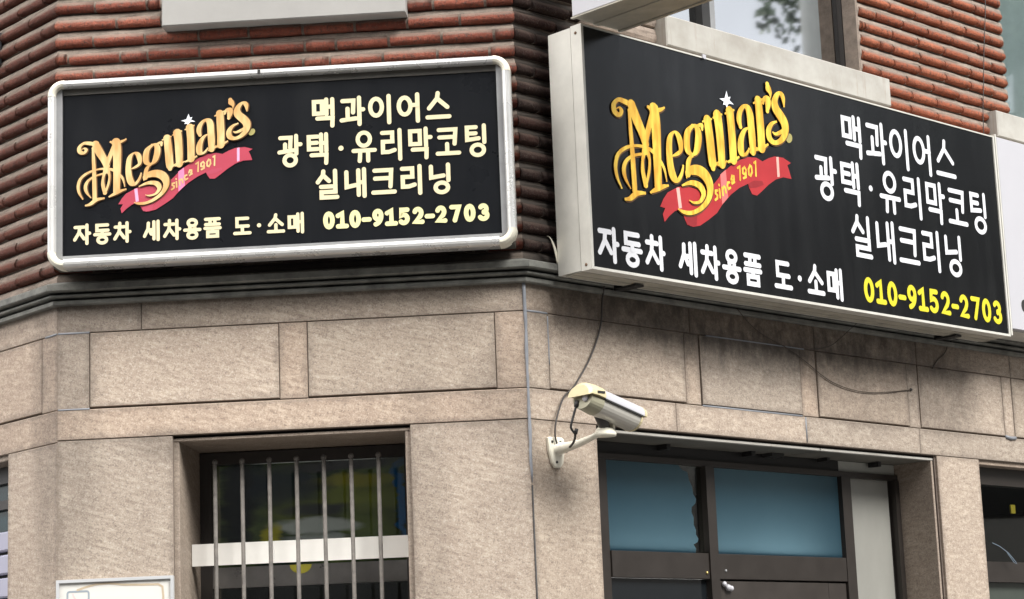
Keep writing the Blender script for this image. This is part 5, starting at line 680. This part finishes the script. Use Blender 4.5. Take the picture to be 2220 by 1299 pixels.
def logo(parent, face, u0, z0, sc, w, gold, rib, fold, stripe, sheen):
    tr = lambda p: (u0 + p[0] * sc, z0 + p[1] * sc)
    part('logo_ribbon', MB().poly([tr(p) for p in LOGO_RIB], w).poly([tr(p) for p in LOGO_TAIL], w + .0003), rib, parent)
    for p in LOGO_FOLD: part('ribbon_fold', MB().poly([tr(q) for q in p], w + .0006), fold, parent)
    part('ribbon_sheen', MB().poly([tr(q) for q in LOGO_SHEEN], w + .0006), sheen, parent)
    for p in LOGO_STRIPE: part('ribbon_stripe', MB().poly([tr(q) for q in p], w + .0009), stripe, parent)
    mb = MB()
    for i, p in enumerate(LOGO_SINCE): stroke(mb, [tr(q) for q in p], .0046 * sc, w + .0011 + .0001 * (i % 5))
    part('ribbon_text', mb, gold, parent)
    for nm, mat, dw, (dx, dz), grow in (('logo_shade', M['goldshade'], .0, (.003, -.0018), .0016), ('logo_lettering', gold, .0030, (0, 0), -.0014)):
        mb = MB()
        for i, s in enumerate(LOGO_STROKES):
            ww = w + .0012 + dw + .00006 * i; n0 = len(mb.v)
            for a, b, c, d in s:
                l_, r_ = Vector((a, b)), Vector((c, d)); t = (l_ - r_); t = t.normalized() * grow if t.length > 1e-6 else t
                l_ = l_ + t; r_ = r_ - t
                p, q = tr((l_.x + dx, l_.y + dz)), tr((r_.x + dx, r_.y + dz)); mb.v += [(p[0], -ww, p[1]), (q[0], -ww, q[1])]
            for j in range(len(s) - 1): mb.f.append((n0 + 2 * j, n0 + 2 * j + 1, n0 + 2 * j + 3, n0 + 2 * j + 2))
            if grow < 0:       # round the two ends
                for e, nx in ((s[0], s[1]), (s[-1], s[-2])):
                    l_, r_ = Vector(e[:2]), Vector(e[2:]); cc = (l_ + r_) / 2; rr = (l_ - r_) / 2; t = Vector((-rr.y, rr.x))
                    if t.dot(cc - (Vector(nx[:2]) + Vector(nx[2:])) / 2) < 0: t = -t
                    k0 = len(mb.v)
                    for q in range(7):
                        an = math.pi * q / 6; p = tr(cc + rr * math.cos(an) + t * math.sin(an)); mb.v.append((p[0], -ww, p[1]))
                    mb.f.append(tuple(range(k0, k0 + 7)))
        part(nm, mb, mat, parent)
    sx_ = sum(p[0] for p in LOGO_STAR) / len(LOGO_STAR); sz_ = sum(p[1] for p in LOGO_STAR) / len(LOGO_STAR)
    part('logo_star', MB().poly([tr((sx_ + (p[0] - sx_) * .84, sz_ + (p[1] - sz_) * .84)) for i, p in enumerate(LOGO_STAR)], w + .002), M['starw'], parent)
    part('registered_mark', MB().poly([tr(p) for p in LOGO_REG], w + .002), M['olive'], parent)

# ================================================================== sign on the chamfered face
WL = .17
sgl = thing('shop_sign', 'black shop sign in a round-cornered bright aluminium frame above the barred window', 'sign', 'C', (-.87, .02, 3.245))
u0, u1, z0, z1 = -1.730, -.010, 3.243, 3.957; rc = .062; tw = .031
part('sign_box', MB().box(u0 + .012, u1 - .012, .022, .118, z0 + .014, z1 - .012), plain('sign_case_dark', (.06, .055, .045), .5, var=.2), sgl)
def half_round(a, b, axis, zz):
    """frame extrusion: a bulging front lip, swept along u or z"""
pr = [(.10, 0), (.150, 0), (.163, .004), (.170, .011), (.171, .019), (.167, .027), (.158, .031), (.135, tw), (.10, tw)]
mb = MB(); mb.prism([(a, z1 - b) for a, b in pr], u0 + rc, u1 - rc); part('frame_bar', mb, M['alu'], sgl)
mb = MB(); mb.prism([(a, z0 + b * 1.12) for a, b in pr], u0 + rc, u1 - rc); part('frame_bar', mb, M['alu'], sgl)
for ue, sg in ((u0, 1), (u1, -1)):
    mb = MB(); k = len(pr)
    for zz in (z0 + rc, z1 - rc): mb.v += [(ue + sg * b, -a, zz) for a, b in pr]
    for i in range(k): mb.f.append((i, (i + 1) % k, k + (i + 1) % k, k + i))
    mb.f += [tuple(range(k)), tuple(range(2 * k - 1, k - 1, -1))]; part('frame_bar', mb, M['alu'], sgl)
for ue, sx in ((u0, 1), (u1, -1)):
    for ze, sz in ((z0, 1), (z1, -1)):
        mb = MB(); k = len(pr); cu, cz = ue + sx * rc, ze + sz * rc
        for j in range(9):
            a = math.pi / 2 * j / 8
            for pw, pb in pr: rr = rc - pb + .0012; mb.v.append((cu - sx * rr * math.cos(a), -(pw + .0012), cz - sz * rr * math.sin(a)))
        for j in range(8):
            for i in range(k): mb.f.append((j * k + i, j * k + (i + 1) % k, (j + 1) * k + (i + 1) % k, (j + 1) * k + i))
        mb.f += [tuple(range(k)), tuple(8 * k + i for i in range(k))]; mb.smooth = False
        part('corner_cap', mb, M['cream'], sgl)
# inner flange, set back behind the lip
i0, i1, j0, j1 = u0 + tw, u1 - tw, z0 + tw * 1.12, z1 - tw
fl = MB(); fl.box(i0, i0 + .022, .12, .148, j0, j1); fl.box(i1 - .022, i1, .12, .148, j0, j1); fl.box(i0 + .022, i1 - .022, .12, .152, j0, j0 + .012)
part('inner_flange', fl, M['alu_flat'], sgl); part('inner_flange', MB().box(i0 + .0225, i1 - .0225, .12, .142, j1 - .024, j1), plain('shaded_flange', (.075, .068, .055), .5, var=.3), sgl)  # top flange coloured dark for the shade under the lip
part('sign_face', MB().box(i0 + .0225, i1 - .0225, .11, .138, j0 + .0125, j1 - .0245), M['panelL'], sgl)
part('frame_screw', MB().box(-.940, -.930, .163, .1735, z1 - .022, z1 - .008), M['dark'], sgl)
LW = .1405
for s, a, b, c, d, h, mt in (('맥과이어스', -.750, -.232, 3.722, 3.838, .0080, 'txtL'), ('광택·유리막코팅', -.877, -.098, 3.582, 3.706, .0077, 'txtL'), ('실내크리닝', -.742, -.234, 3.450, 3.566, .0079, 'txtL'), ('자동차 세차용품 도·소매', -1.638, -.779, 3.330, 3.411, .0062, 'txtL'), ('010-9152-2703', -.719, -.100, 3.338, 3.409, .0086, 'telL')):
    text(sgl, M[mt], s, a, b, c, d, h, LW)
logo(sgl, 'C', -1.620, 3.444, .668, LW, M['goldL'], M['ribL'], M['foldL'], M['stripeL'], M['sheenL'])

# ================================================================== sign on the right face
WR = .235
sgr = thing('shop_sign', 'larger black box sign with white and bright yellow lettering and a plain metal case', 'sign', 'R', (1.465, .057, 3.156))
a0, a1, b0, b1 = .119, 2.817, 3.158, 4.089
part('sign_case', MB().box(a0 + .0025, a1 - .002, .060, .177, b0 + .0025, b1 - .003), M['alu_dull'], sgr)
part('front_extrusion', MB().box(a0, a0 + .012, .181, .2355, b0, b1), M['alu_dull'], sgr)
part('front_extrusion', MB().box(a1 - .012, a1, .181, .2355, b0, b1), M['alu_dull'], sgr)
part('front_extrusion', MB().box(a0 + .012, a1 - .012, .180, .2355, b0, b0 + .010).box(a0 + .012, a1 - .012, .190, .2335, b1 - .006, b1), M['alu_dull'], sgr)
for u, lz in ((a0 - .0008, 4.058), (a0 - .0008, 3.178)): part('case_screw', MB().tube([(u - .001, .207, lz), (u + .004, .207, lz)], .006, 8), plain('rusty_screw', (.16, .085, .04), .8), sgr)
part('sign_face', MB().box(a0 + .0125, a1 - .0125, .19, .230, b0 + .0105, b1 - .0065), M['panelR'], sgr)
part('underside_lip', MB().box(a0 + .01, a1 - .01, .092, .128, b0 - .0045, b0 + .002), M['alu_under'], sgr)
part('underside_plate', MB().box(a0 + .006, a1 - .006, .1285, .178, b0 - .0015, b0 + .001), M['alu_under'], sgr)
for u in (.44, 2.51): part('mounting_bracket', MB().box(u, u + .045, .045, .150, b0 - .013, b0 - .0045).box(u, u + .045, .037, .0445, b0 - .013, b0 + .12), M['dark'], sgr)
for u in (.44, 2.51): part('mounting_bracket', MB().box(u + .01, u + .04, .0, .060, b1 - .10, b1 - .065), M['dark'], sgr)
part('clip', MB().box(.800, .820, .232, .2385, 4.082, 4.098).box(.806, .812, .2386, .241, 4.078, 4.084), M['white'], sgr)
RW = .2315
for s, a, b, c, d, h, mt in (('맥과이어스', 1.668, 2.494, 3.822, 4.012, .0105, 'txtR'), ('광택·유리막코팅', 1.470, 2.722, 3.612, 3.806, .0104, 'txtR'), ('실내크리닝', 1.686, 2.500, 3.391, 3.580, .0105, 'txtR'), ('자동차 세차용품 도·소매', .158, 1.614, 3.190, 3.330, .0100, 'txtR'), ('010-9152-2703', 1.742, 2.776, 3.203, 3.319, .0112, 'telR')):
    text(sgr, M[mt], s, a, b, c, d, h, RW)
logo(sgr, 'R', .266, 3.39, 1.08, RW, M['goldR'], M['ribR'], M['foldR'], M['stripeR'], M['sheenR'])
# loose strip sticking out behind it
st = MB()
for i in range(7):
    t = i / 6; uu = .062 + .056 * t; zz = 3.292 - .085 * t * t; st.v += [(uu, -(.075 - .015 * t), zz + .012 * (1 - t)), (uu + .012, -(.055), zz + .016 + .02 * t)]
for i in range(6): st.f.append((2 * i, 2 * i + 1, 2 * i + 3, 2 * i + 2))
n_ = len(st.v); st.v += [(x, y + .002, z) for x, y, z in st.v]; st.f += [tuple(n_ + i for i in reversed(f)) for f in st.f[:6]]
scr = thing('plastic_scrap', 'curled white plastic strip poking out behind the metal case of the larger sign', 'scrap', 'R', (.09, .057, 3.21)); part('strip', st, M['cream'], scr)

# white sign that follows on the right, and the blade sign above
sw = thing('white_sign', 'plain white box sign cut by the right edge, butted against the black one', 'sign', 'R', (3.9, .06, 3.19))
part('sign_case', MB().box(2.832, 5.0, .062, .205, 3.192, 4.096), M['alu_dull'], sw)
part('sign_face', MB().box(2.840, 5.0, .2055, .232, 3.197, 4.092, .003), M['white'], sw)
part('edge_trim', MB().box(2.8205, 2.831, .11, .237, 3.165, 4.100), M['alu_dull'], sw)
part('print_mark', MB().poly(arc(2.952, 3.312, .024, .030, 0, 360, 14)[:-1], .2326), M['dark'], sw)
bs = thing('projecting_sign', 'white blade sign projecting towards the street over the corner of the larger black sign', 'sign', 'R', (.2, .235, 4.096))
part('sign_face', MB().box(.0705, .0755, .243, 1.30, 4.104, 5.3), M['white'], bs); part('sign_face', MB().box(.3265, .3315, .243, 1.30, 4.104, 5.3), M['white'], bs)
part('sign_case', MB().box(.076, .326, .237, 1.305, 4.100, 5.305), M['alu_under'], bs)
part('edge_trim', MB().box(.0675, .0825, .236, 1.31, 4.0945, 4.0995).box(.3195, .3345, .236, 1.31, 4.0945, 4.0995).box(.185, .215, .236, 1.31, 4.0955, 4.0997), M['alu_under'], bs)
part('support_arm', MB().box(.18, .22, .0, .2365, 4.45, 4.50).box(.18, .22, .0, .2365, 5.0, 5.05), M['dark'], bs)

# ================================================================== security bars in front of the lower window
sg = thing('security_bars', 'seven grey steel security bars with ball ends in front of the lower window', 'window bars', 'C', (-.87, -.12, 1.2))
for i in range(7):
    u = -1.177 + .1014 * i
    b = part('bar', MB().tube([(u, -.12, 1.1), (u + .0005, -.12, 1.8), (u, -.12, 2.535)], .0076, 10), M['steel'], sg)
    part('ball_end', MB().ball((u, -.12, 2.541), .0112, 10), M['steel'], b)
part('flat_bar', MB().box(-1.285, -.4575, -.215, -.2075, 2.168, 2.249), M['railwhite'], sg)
part('flat_bar', MB().box(-1.285, -.4575, -.138, -.1295, 1.30, 1.34), M['steel'], sg)

# ================================================================== security camera on its wall arm
cc = thing('security_camera', 'white security camera with a yellowed rounded hood on a wall arm beside the shopfront', 'camera', 'R', (.127, 0, 2.46))
plate = [(-.040, 2.566), (-.030, 2.570), (.032, 2.570), (.043, 2.563), (.043, 2.52), (.034, 2.475), (.018, 2.458), (-.008, 2.458), (-.022, 2.475), (-.036, 2.52)]
mb = MB(); kk = len(plate)
mb.v += [(.120 + a, -.0, z) for a, z in plate] + [(.120 + a, -.010, z) for a, z in plate] + [(.120 + a * .9, -.013, 2.515 + (z - 2.515) * .93) for a, z in plate]
for r_ in (0, kk):
    for i in range(kk): mb.f.append((r_ + i, r_ + (i + 1) % kk, r_ + kk + (i + 1) % kk, r_ + kk + i))
mb.f.append(tuple(2 * kk + i for i in range(kk))); part('base_plate', mb, M['cream'], cc)
for a, z in ((.098, 2.552), (.14, 2.552), (.118, 2.478)): part('plate_screw', MB().ball((a, .013, z), .0055, 8), M['dark'], cc)
arm = MB(); secs = [(.010, 2.528, .024, .024), (.06, 2.529, .021, .017), (.12, 2.535, .018, .013), (.18, 2.547, .017, .010), (.232, 2.558, .020, .008)]
for (w_, zc, hu, hz) in secs:
    for q in range(8):
        a = 2 * math.pi * q / 8 + math.pi / 8; arm.v.append((.128 + hu * math.cos(a) * 1.05, -w_, zc + hz * math.sin(a) * 1.05))
for j in range(len(secs) - 1):
    for q in range(8): arm.f.append((j * 8 + q, j * 8 + (q + 1) % 8, (j + 1) * 8 + (q + 1) % 8, (j + 1) * 8 + q))
arm.f += [tuple(range(8)), tuple(32 + i for i in range(8))]; arm.smooth = True; part('arm', arm, M['cream'], cc)
part('swivel_cup', MB().tube([(.150, .232, 2.548), (.150, .232, 2.557), (.150, .232, 2.568), (.150, .234, 2.580)], [.040, .041, .036, .026], 14), M['cream'], cc)
part('neck', MB().tube([(.148, .234, 2.574), (.132, .240, 2.598), (.108, .250, 2.632)], [.020, .022, .027], 12), M['bronze_dark'], cc)
part('tilt_bracket', MB().box(.168, .178, .215, .255, 2.570, 2.612), M['cream'], cc)
TILT = R(-14.0); CS = .86; c0 = Vector((.016, .265, 2.676))                # rear centre of the body
def cam_pt(a, dw, dz):
    a, dw, dz = a * CS, dw * CS, dz * CS
    return (c0.x + a * math.cos(TILT) - dz * math.sin(TILT), c0.y + dw, c0.z + a * math.sin(TILT) + dz * math.cos(TILT))
def shell(sections, prof, mat, name, smooth=True):
    """profile of (dw, dz) swept along the camera's axis; sections = (a, scale, dz)"""
    mb = MB(); k = len(prof)
    for a, s, dz in sections:
        for pw, pz in prof: u, w_, z = cam_pt(a, pw * s, pz * s + dz); mb.v.append((u, -w_, z))
    for j in range(len(sections) - 1):
        for i in range(k): mb.f.append((j * k + i, j * k + (i + 1) % k, (j + 1) * k + (i + 1) % k, (j + 1) * k + i))
    mb.f += [tuple(range(k)), tuple((len(sections) - 1) * k + i for i in range(k))]; mb.smooth = False
    return part(name, mb, mat, cc)
HOOD = [(.064, .006)] + [(.064 * math.cos(math.pi * q / 12), .012 + .046 * math.sin(math.pi * q / 12)) for q in range(13)] + [(-.064, .006)]
BODY = [(.056, -.001)] + [(.056 * math.cos(-math.pi * q / 12), -.010 + .046 * math.sin(-math.pi * q / 12)) for q in range(13)] + [(-.056, -.001)]
shell([(.060, 1, 0), (.300, 1, 0)], HOOD, M['white'], 'hood')
shell([(.066, 1, 0), (.287, 1, 0)], BODY, plain('silver_body', (.52, .495, .44), .35, .3, var=.06), 'body')
shell([(.062, 1, 0), (.290, 1, 0)], [(.0645, -.001), (.0645, .0055), (-.0645, .0055), (-.0645, -.001)], M['dark'], 'seam')
YEL = plain('yellow_aged_plastic', (.58, .50, .30), .45, var=.10)
shell([(-.035, .93, -.012), (-.020, 1.03, -.004), (.02, 1.06, 0), (.0595, 1.06, 0)], HOOD, YEL, 'hood_cap')
shell([(.3005, 1.02, 0), (.315, 1.0, -.001)], HOOD, YEL, 'hood_rim'); shell([(.2875, 1.03, 0), (.299, 1.0, 0)], BODY, YEL, 'front_ring')
shell([(-.008, .95, .0), (.0655, 1.03, 0)], BODY, plain('rear_housing', (.33, .31, .22), .5), 'rear_housing')
p = cam_pt(-.010, .022, -.010); q = cam_pt(-.018, .022, -.012)
part('rear_plug', MB().tube([p, q], .013, 10), M['white'], cc)
p = cam_pt(-.008, -.028, -.016); part('cable_gland', MB().tube([p, (p[0] - .006, p[1], p[2] - .022)], .010, 8), M['dark'], cc)
q = cam_pt(.028, .0665, .022); part('vent_slot', MB().box(q[0] - .018, q[0] + .018, q[1] - .006, q[1] + .003, q[2] - .004, q[2] + .004), M['dark'], cc)
cb = thing('camera_cable', 'thin dark cable running down from under the larger sign to the security camera arm', 'cable', 'R', (.3, .012, 3.1))
cp = [(.397, .03, 3.165), (.396, .014, 3.10), (.390, .010, 3.024), (.357, .012, 2.946), (.310, .013, 2.869), (.262, .013, 2.808), (.214, .013, 2.755), (.172, .014, 2.726), (.140, .018, 2.680), (.112, .022, 2.620), (.106, .022, 2.575), (.114, .022, 2.545), (.128, .030, 2.518), (.142, .045, 2.512)]
def smooth_pts(pts, n=4):
    out = []
    for i in range(len(pts) - 1):
        a, b, c, d = (Vector(pts[max(i - 1, 0)]), Vector(pts[i]), Vector(pts[i + 1]), Vector(pts[min(i + 2, len(pts) - 1)]))
        for k in range(n):
            t = k / n; out.append(tuple(.5 * ((2 * b) + (c - a) * t + (2 * a - 5 * b + 4 * c - d) * t * t + (3 * b - a - 3 * c + d) * t ** 3)))
    return out + [tuple(pts[-1])]
part('cable', MB().tube(smooth_pts(cp), .0035, 7), M['black'], cb)
p = cam_pt(-.012, -.028, -.038)
c2 = thing('camera_lead', 'short dark lead looping from the back of the camera down to its arm', 'cable', 'R', (.02, .2, 2.5))
part('lead', MB().tube(smooth_pts([p, (p[0] - .012, .232, 2.600), (p[0] - .012, .222, 2.570), (.02, .208, 2.550), (.05, .17, 2.530), (.10, .10, 2.522)]), .0044, 7), M['dark'], c2)
part('lead_ferrite', MB().tube([(.014, .222, 2.567), (.018, .212, 2.552)], .007, 8), M['dark'], c2)
c3 = thing('loose_wire', 'thin brown wire sagging across the granite below the larger sign', 'wire', 'R', (1.8, .01, 2.9))
part('wire', MB().tube(smooth_pts([(1.165, .03, 3.152), (1.261, .010, 3.103), (1.348, .008, 3.064), (1.511, .006, 3.020), (1.623, .006, 2.974), (1.754, .006, 2.914), (1.882, .006, 2.885), (2.016, .006, 2.877), (2.155, .006, 2.887), (2.346, .004, 2.912)]), .0019, 6), plain('brown_wire', (.05, .035, .025), .6), c3)
part('wall_anchor', MB().ball((2.352, .003, 2.914), .007, 8), M['dark'], c3)
c4 = thing('stray_wire', 'short dark wire curling down from the right end of the larger sign', 'wire', 'R', (2.6, .01, 3.06))
part('wire', MB().tube(smooth_pts([(2.52, .005, 3.020), (2.56, .006, 3.059), (2.625, .008, 3.101), (2.655, .014, 3.15), (2.66, .06, 3.158)]), .0018, 6), M['black'], c4)
c5 = thing('tucked_wire', 'thin dark wire half hidden in the shade under the middle of the larger sign', 'wire', 'R', (1.8, .01, 3.05))
part('wire', MB().tube(smooth_pts([(1.66, .004, 3.034), (1.70, .006, 3.037), (1.77, .008, 3.052), (1.82, .012, 3.074), (1.87, .04, 3.12), (1.90, .07, 3.155)]), .0016, 6), M['black'], c5)

c6 = thing('wall_wire', 'thin dark wire hanging straight down the orange brick pier at the upper right', 'wire', 'R', (3.1, .02, 4.2))
part('wire', MB().tube(smooth_pts([(3.19, .021, 4.97), (3.165, .022, 4.80), (3.13, .021, 4.62), (3.10, .023, 4.45), (3.075, .022, 4.30), (3.06, .022, 4.10)]), .0022, 6), M['black'], c6)

# ================================================================== notice board at the lower left
nb = thing('notice_board', 'cream white notice panel with a faint grey rounded square, fixed left of the barred window', 'notice board', 'C', (-1.52, 0, 1.72))
part('board', MB().box(-1.730, -1.305, .0015, .018, 1.72, 2.121, .003), plain('board_white', (.60, .585, .545), .45, var=.03), nb)
part('rim', ring(MB(), -1.732, -1.303, .0185, .026, 1.718, 2.123, .011), plain('board_rim', (.44, .445, .45), .4, var=.05), nb)
rs = [(-1.690 + .012, 2.085)] ; gp = []
def rrect(x0, x1, y0, y1, r, n=4):
    o = []
    for cx, cy, a in ((x1 - r, y1 - r, 0), (x0 + r, y1 - r, 90), (x0 + r, y0 + r, 180), (x1 - r, y0 + r, 270)): o += arc(cx, cy, r, r, a, a + 90, n)
    return o + [o[0]]
mb = MB(); stroke(mb, rrect(-1.692, -1.614, 2.005, 2.080, .008), .0035, .0186); part('printed_frame', mb, plain('grey_print', (.26, .30, .33), .5), nb)
mb = MB(); stroke(mb, [(-1.655, 2.085), (-1.63, 2.093), (-1.59, 2.103), (-1.54, 2.105), (-1.49, 2.098), (-1.42, 2.095), (-1.36, 2.094), (-1.345, 2.085), (-1.342, 2.05), (-1.342, 1.8)], .0038, .0188); part('stain_line', mb, plain('beige_stain', (.46, .37, .26), .6), nb)
mb = MB(); stroke(mb, [(-1.672, 2.07), (-1.66, 2.045), (-1.645, 2.02)], .003, .0187); part('printed_arrow', mb, plain('pink_print', (.70, .48, .46), .5), nb)
# small bracket on the left brick face, only its edge is in the picture
br = thing('wall_bracket', 'grey metal bracket on the left brick face at the picture edge', 'bracket', 'L', (-.55, 0, 4.17))
part('bracket_box', MB().box(-.75, -.432, .003, .055, 4.182, 4.312, .004), plain('bracket_grey', (.11, .115, .12), .5), br)

# ================================================================== ground and what stands across the street (seen only as reflections)
def gslab(name, x0, x1, y0, y1, z0, z1, mat): return struct(name, MB().box(x0, x1, -y1, -y0, z0, z1), mat)
asph = plain('asphalt', (.055, .055, .057), .9, var=.2, scale=3); pav = plain('pavement_stone', (.13, .125, .12), .85, var=.15, scale=2)
struct('road', MB().box(-400, 400, -400, 400, -.5, -.06), asph)
struct('pavement', MB().prism([(0, 0)], 0, 0, caps=False) if False else MB().box(-14, 12, -12, 4.2, -.055, .015, .02), pav)
def tree(loc, h, r, seed, label):
    rnd = random.Random(seed); t = thing('tree', label, 'tree', 'W', (loc[0], -loc[1], 0)); t.location = (loc[0], loc[1], 0); INFO[t.name] = ('W', (0, 0, 0))
    mb = MB(); mb.tube([(0, 0, -.05), (.1, 0, h * .3), (.0, .1, h * .55), (.1, 0, h * .85)], [r * .10, r * .085, r * .06, r * .02], 10)
    for i in range(7):
        a = rnd.uniform(0, 6.28); z = h * rnd.uniform(.35, .6); mb.tube([(0, 0, z), (r * .4 * math.cos(a), r * .4 * math.sin(a), z + h * .12), (r * .8 * math.cos(a), r * .8 * math.sin(a), z + h * .2)], [r * .04, r * .025, r * .01], 6)
    part('trunk', mb, plain('bark', (.10, .085, .07), .9, var=.3), t)
    c = MB()
    cl = [(rnd.gauss(0, r * .42), rnd.gauss(0, r * .42), h * .68 + rnd.gauss(0, h * .13), rnd.uniform(.09, .20) * r) for _ in range(70)]
    for x, y, z, rr in cl:
        for _ in range(230):
            d = Vector((rnd.gauss(0, 1), rnd.gauss(0, 1), rnd.gauss(0, .8))).normalized() * rr * rnd.random() ** .4; p = Vector((x, y, z)) + d
            n = Vector((rnd.gauss(0, 1), rnd.gauss(0, 1), rnd.gauss(0, 1))).normalized(); a = n.orthogonal().normalized() * rnd.uniform(.045, .085); b = n.cross(a) * .6
            c.quad(p - a, p + b, p + a, p - b)
    o = part('crown', c, plain('leaves', (.045, .085, .030), .6, var=.4, scale=3), t); return t

tree((13.5, 5.95, 0), 11.0, 2.3, 4, 'leafy street tree mirrored in the upper right window')
tree((21.0, 10.5, 0), 9.6, 2.6, 9, 'larger street tree standing farther along the street')
lp = thing('street_pole', 'pale concrete utility pole on the street, mirrored in the upper right window', 'utility pole', 'W', (10.2, -3.2, 0)); INFO[lp.name] = ('W', (10.2, -3.2, 0))
part('pole', MB().tube([(10.2, -3.2, 0), (10.2, -3.2, 6), (10.2, -3.2, 12)], [.21, .18, .15], 14), plain('pale_concrete', (.235, .25, .245), .85), lp)
def far_building(label, x0, x1, y0, y1, hh, facing):
    ob = thing('opposite_building', label, 'building', 'W', ((x0 + x1) / 2, -(y0 + y1) / 2, 0))
    part('wall', MB().box(x0, x1, -y1, -y0, -.06, hh), plain('render_grey', (.30, .29, .27), .85), ob)
    part('roof', MB().box(x0 - .3, x1 + .3, -y1 - .3, -y0 + .3, hh, hh + .4), plain('roof_grey', (.12, .12, .12), .8), ob)
    for i in range(8):
        for zz in (1.0, 4.4, 7.8):
            if zz + 2 > hh: continue
            t0, t1 = (i + .25) / 8, (i + .75) / 8
            if facing == 'x': part('window', MB().box(x0 - .03, x0 + .02, -y0 - (y1 - y0) * t1, -y0 - (y1 - y0) * t0, zz, zz + 1.8), M['dark'], ob)
            else: part('window', MB().box(x0 + (x1 - x0) * t0, x0 + (x1 - x0) * t1, -y1 - .03, -y1 + .02, zz, zz + 1.8), M['dark'], ob)
far_building('pale grey building across the street from the corner', -34, 9, -27, -15, 11.5, 'y')
far_building('grey building standing at the far end of the side street', 27, 45, -14, 20, 9.8, 'x')
far_building('lower grey building across the side street', 16, 40, -32, -15.5, 9.5, 'y')
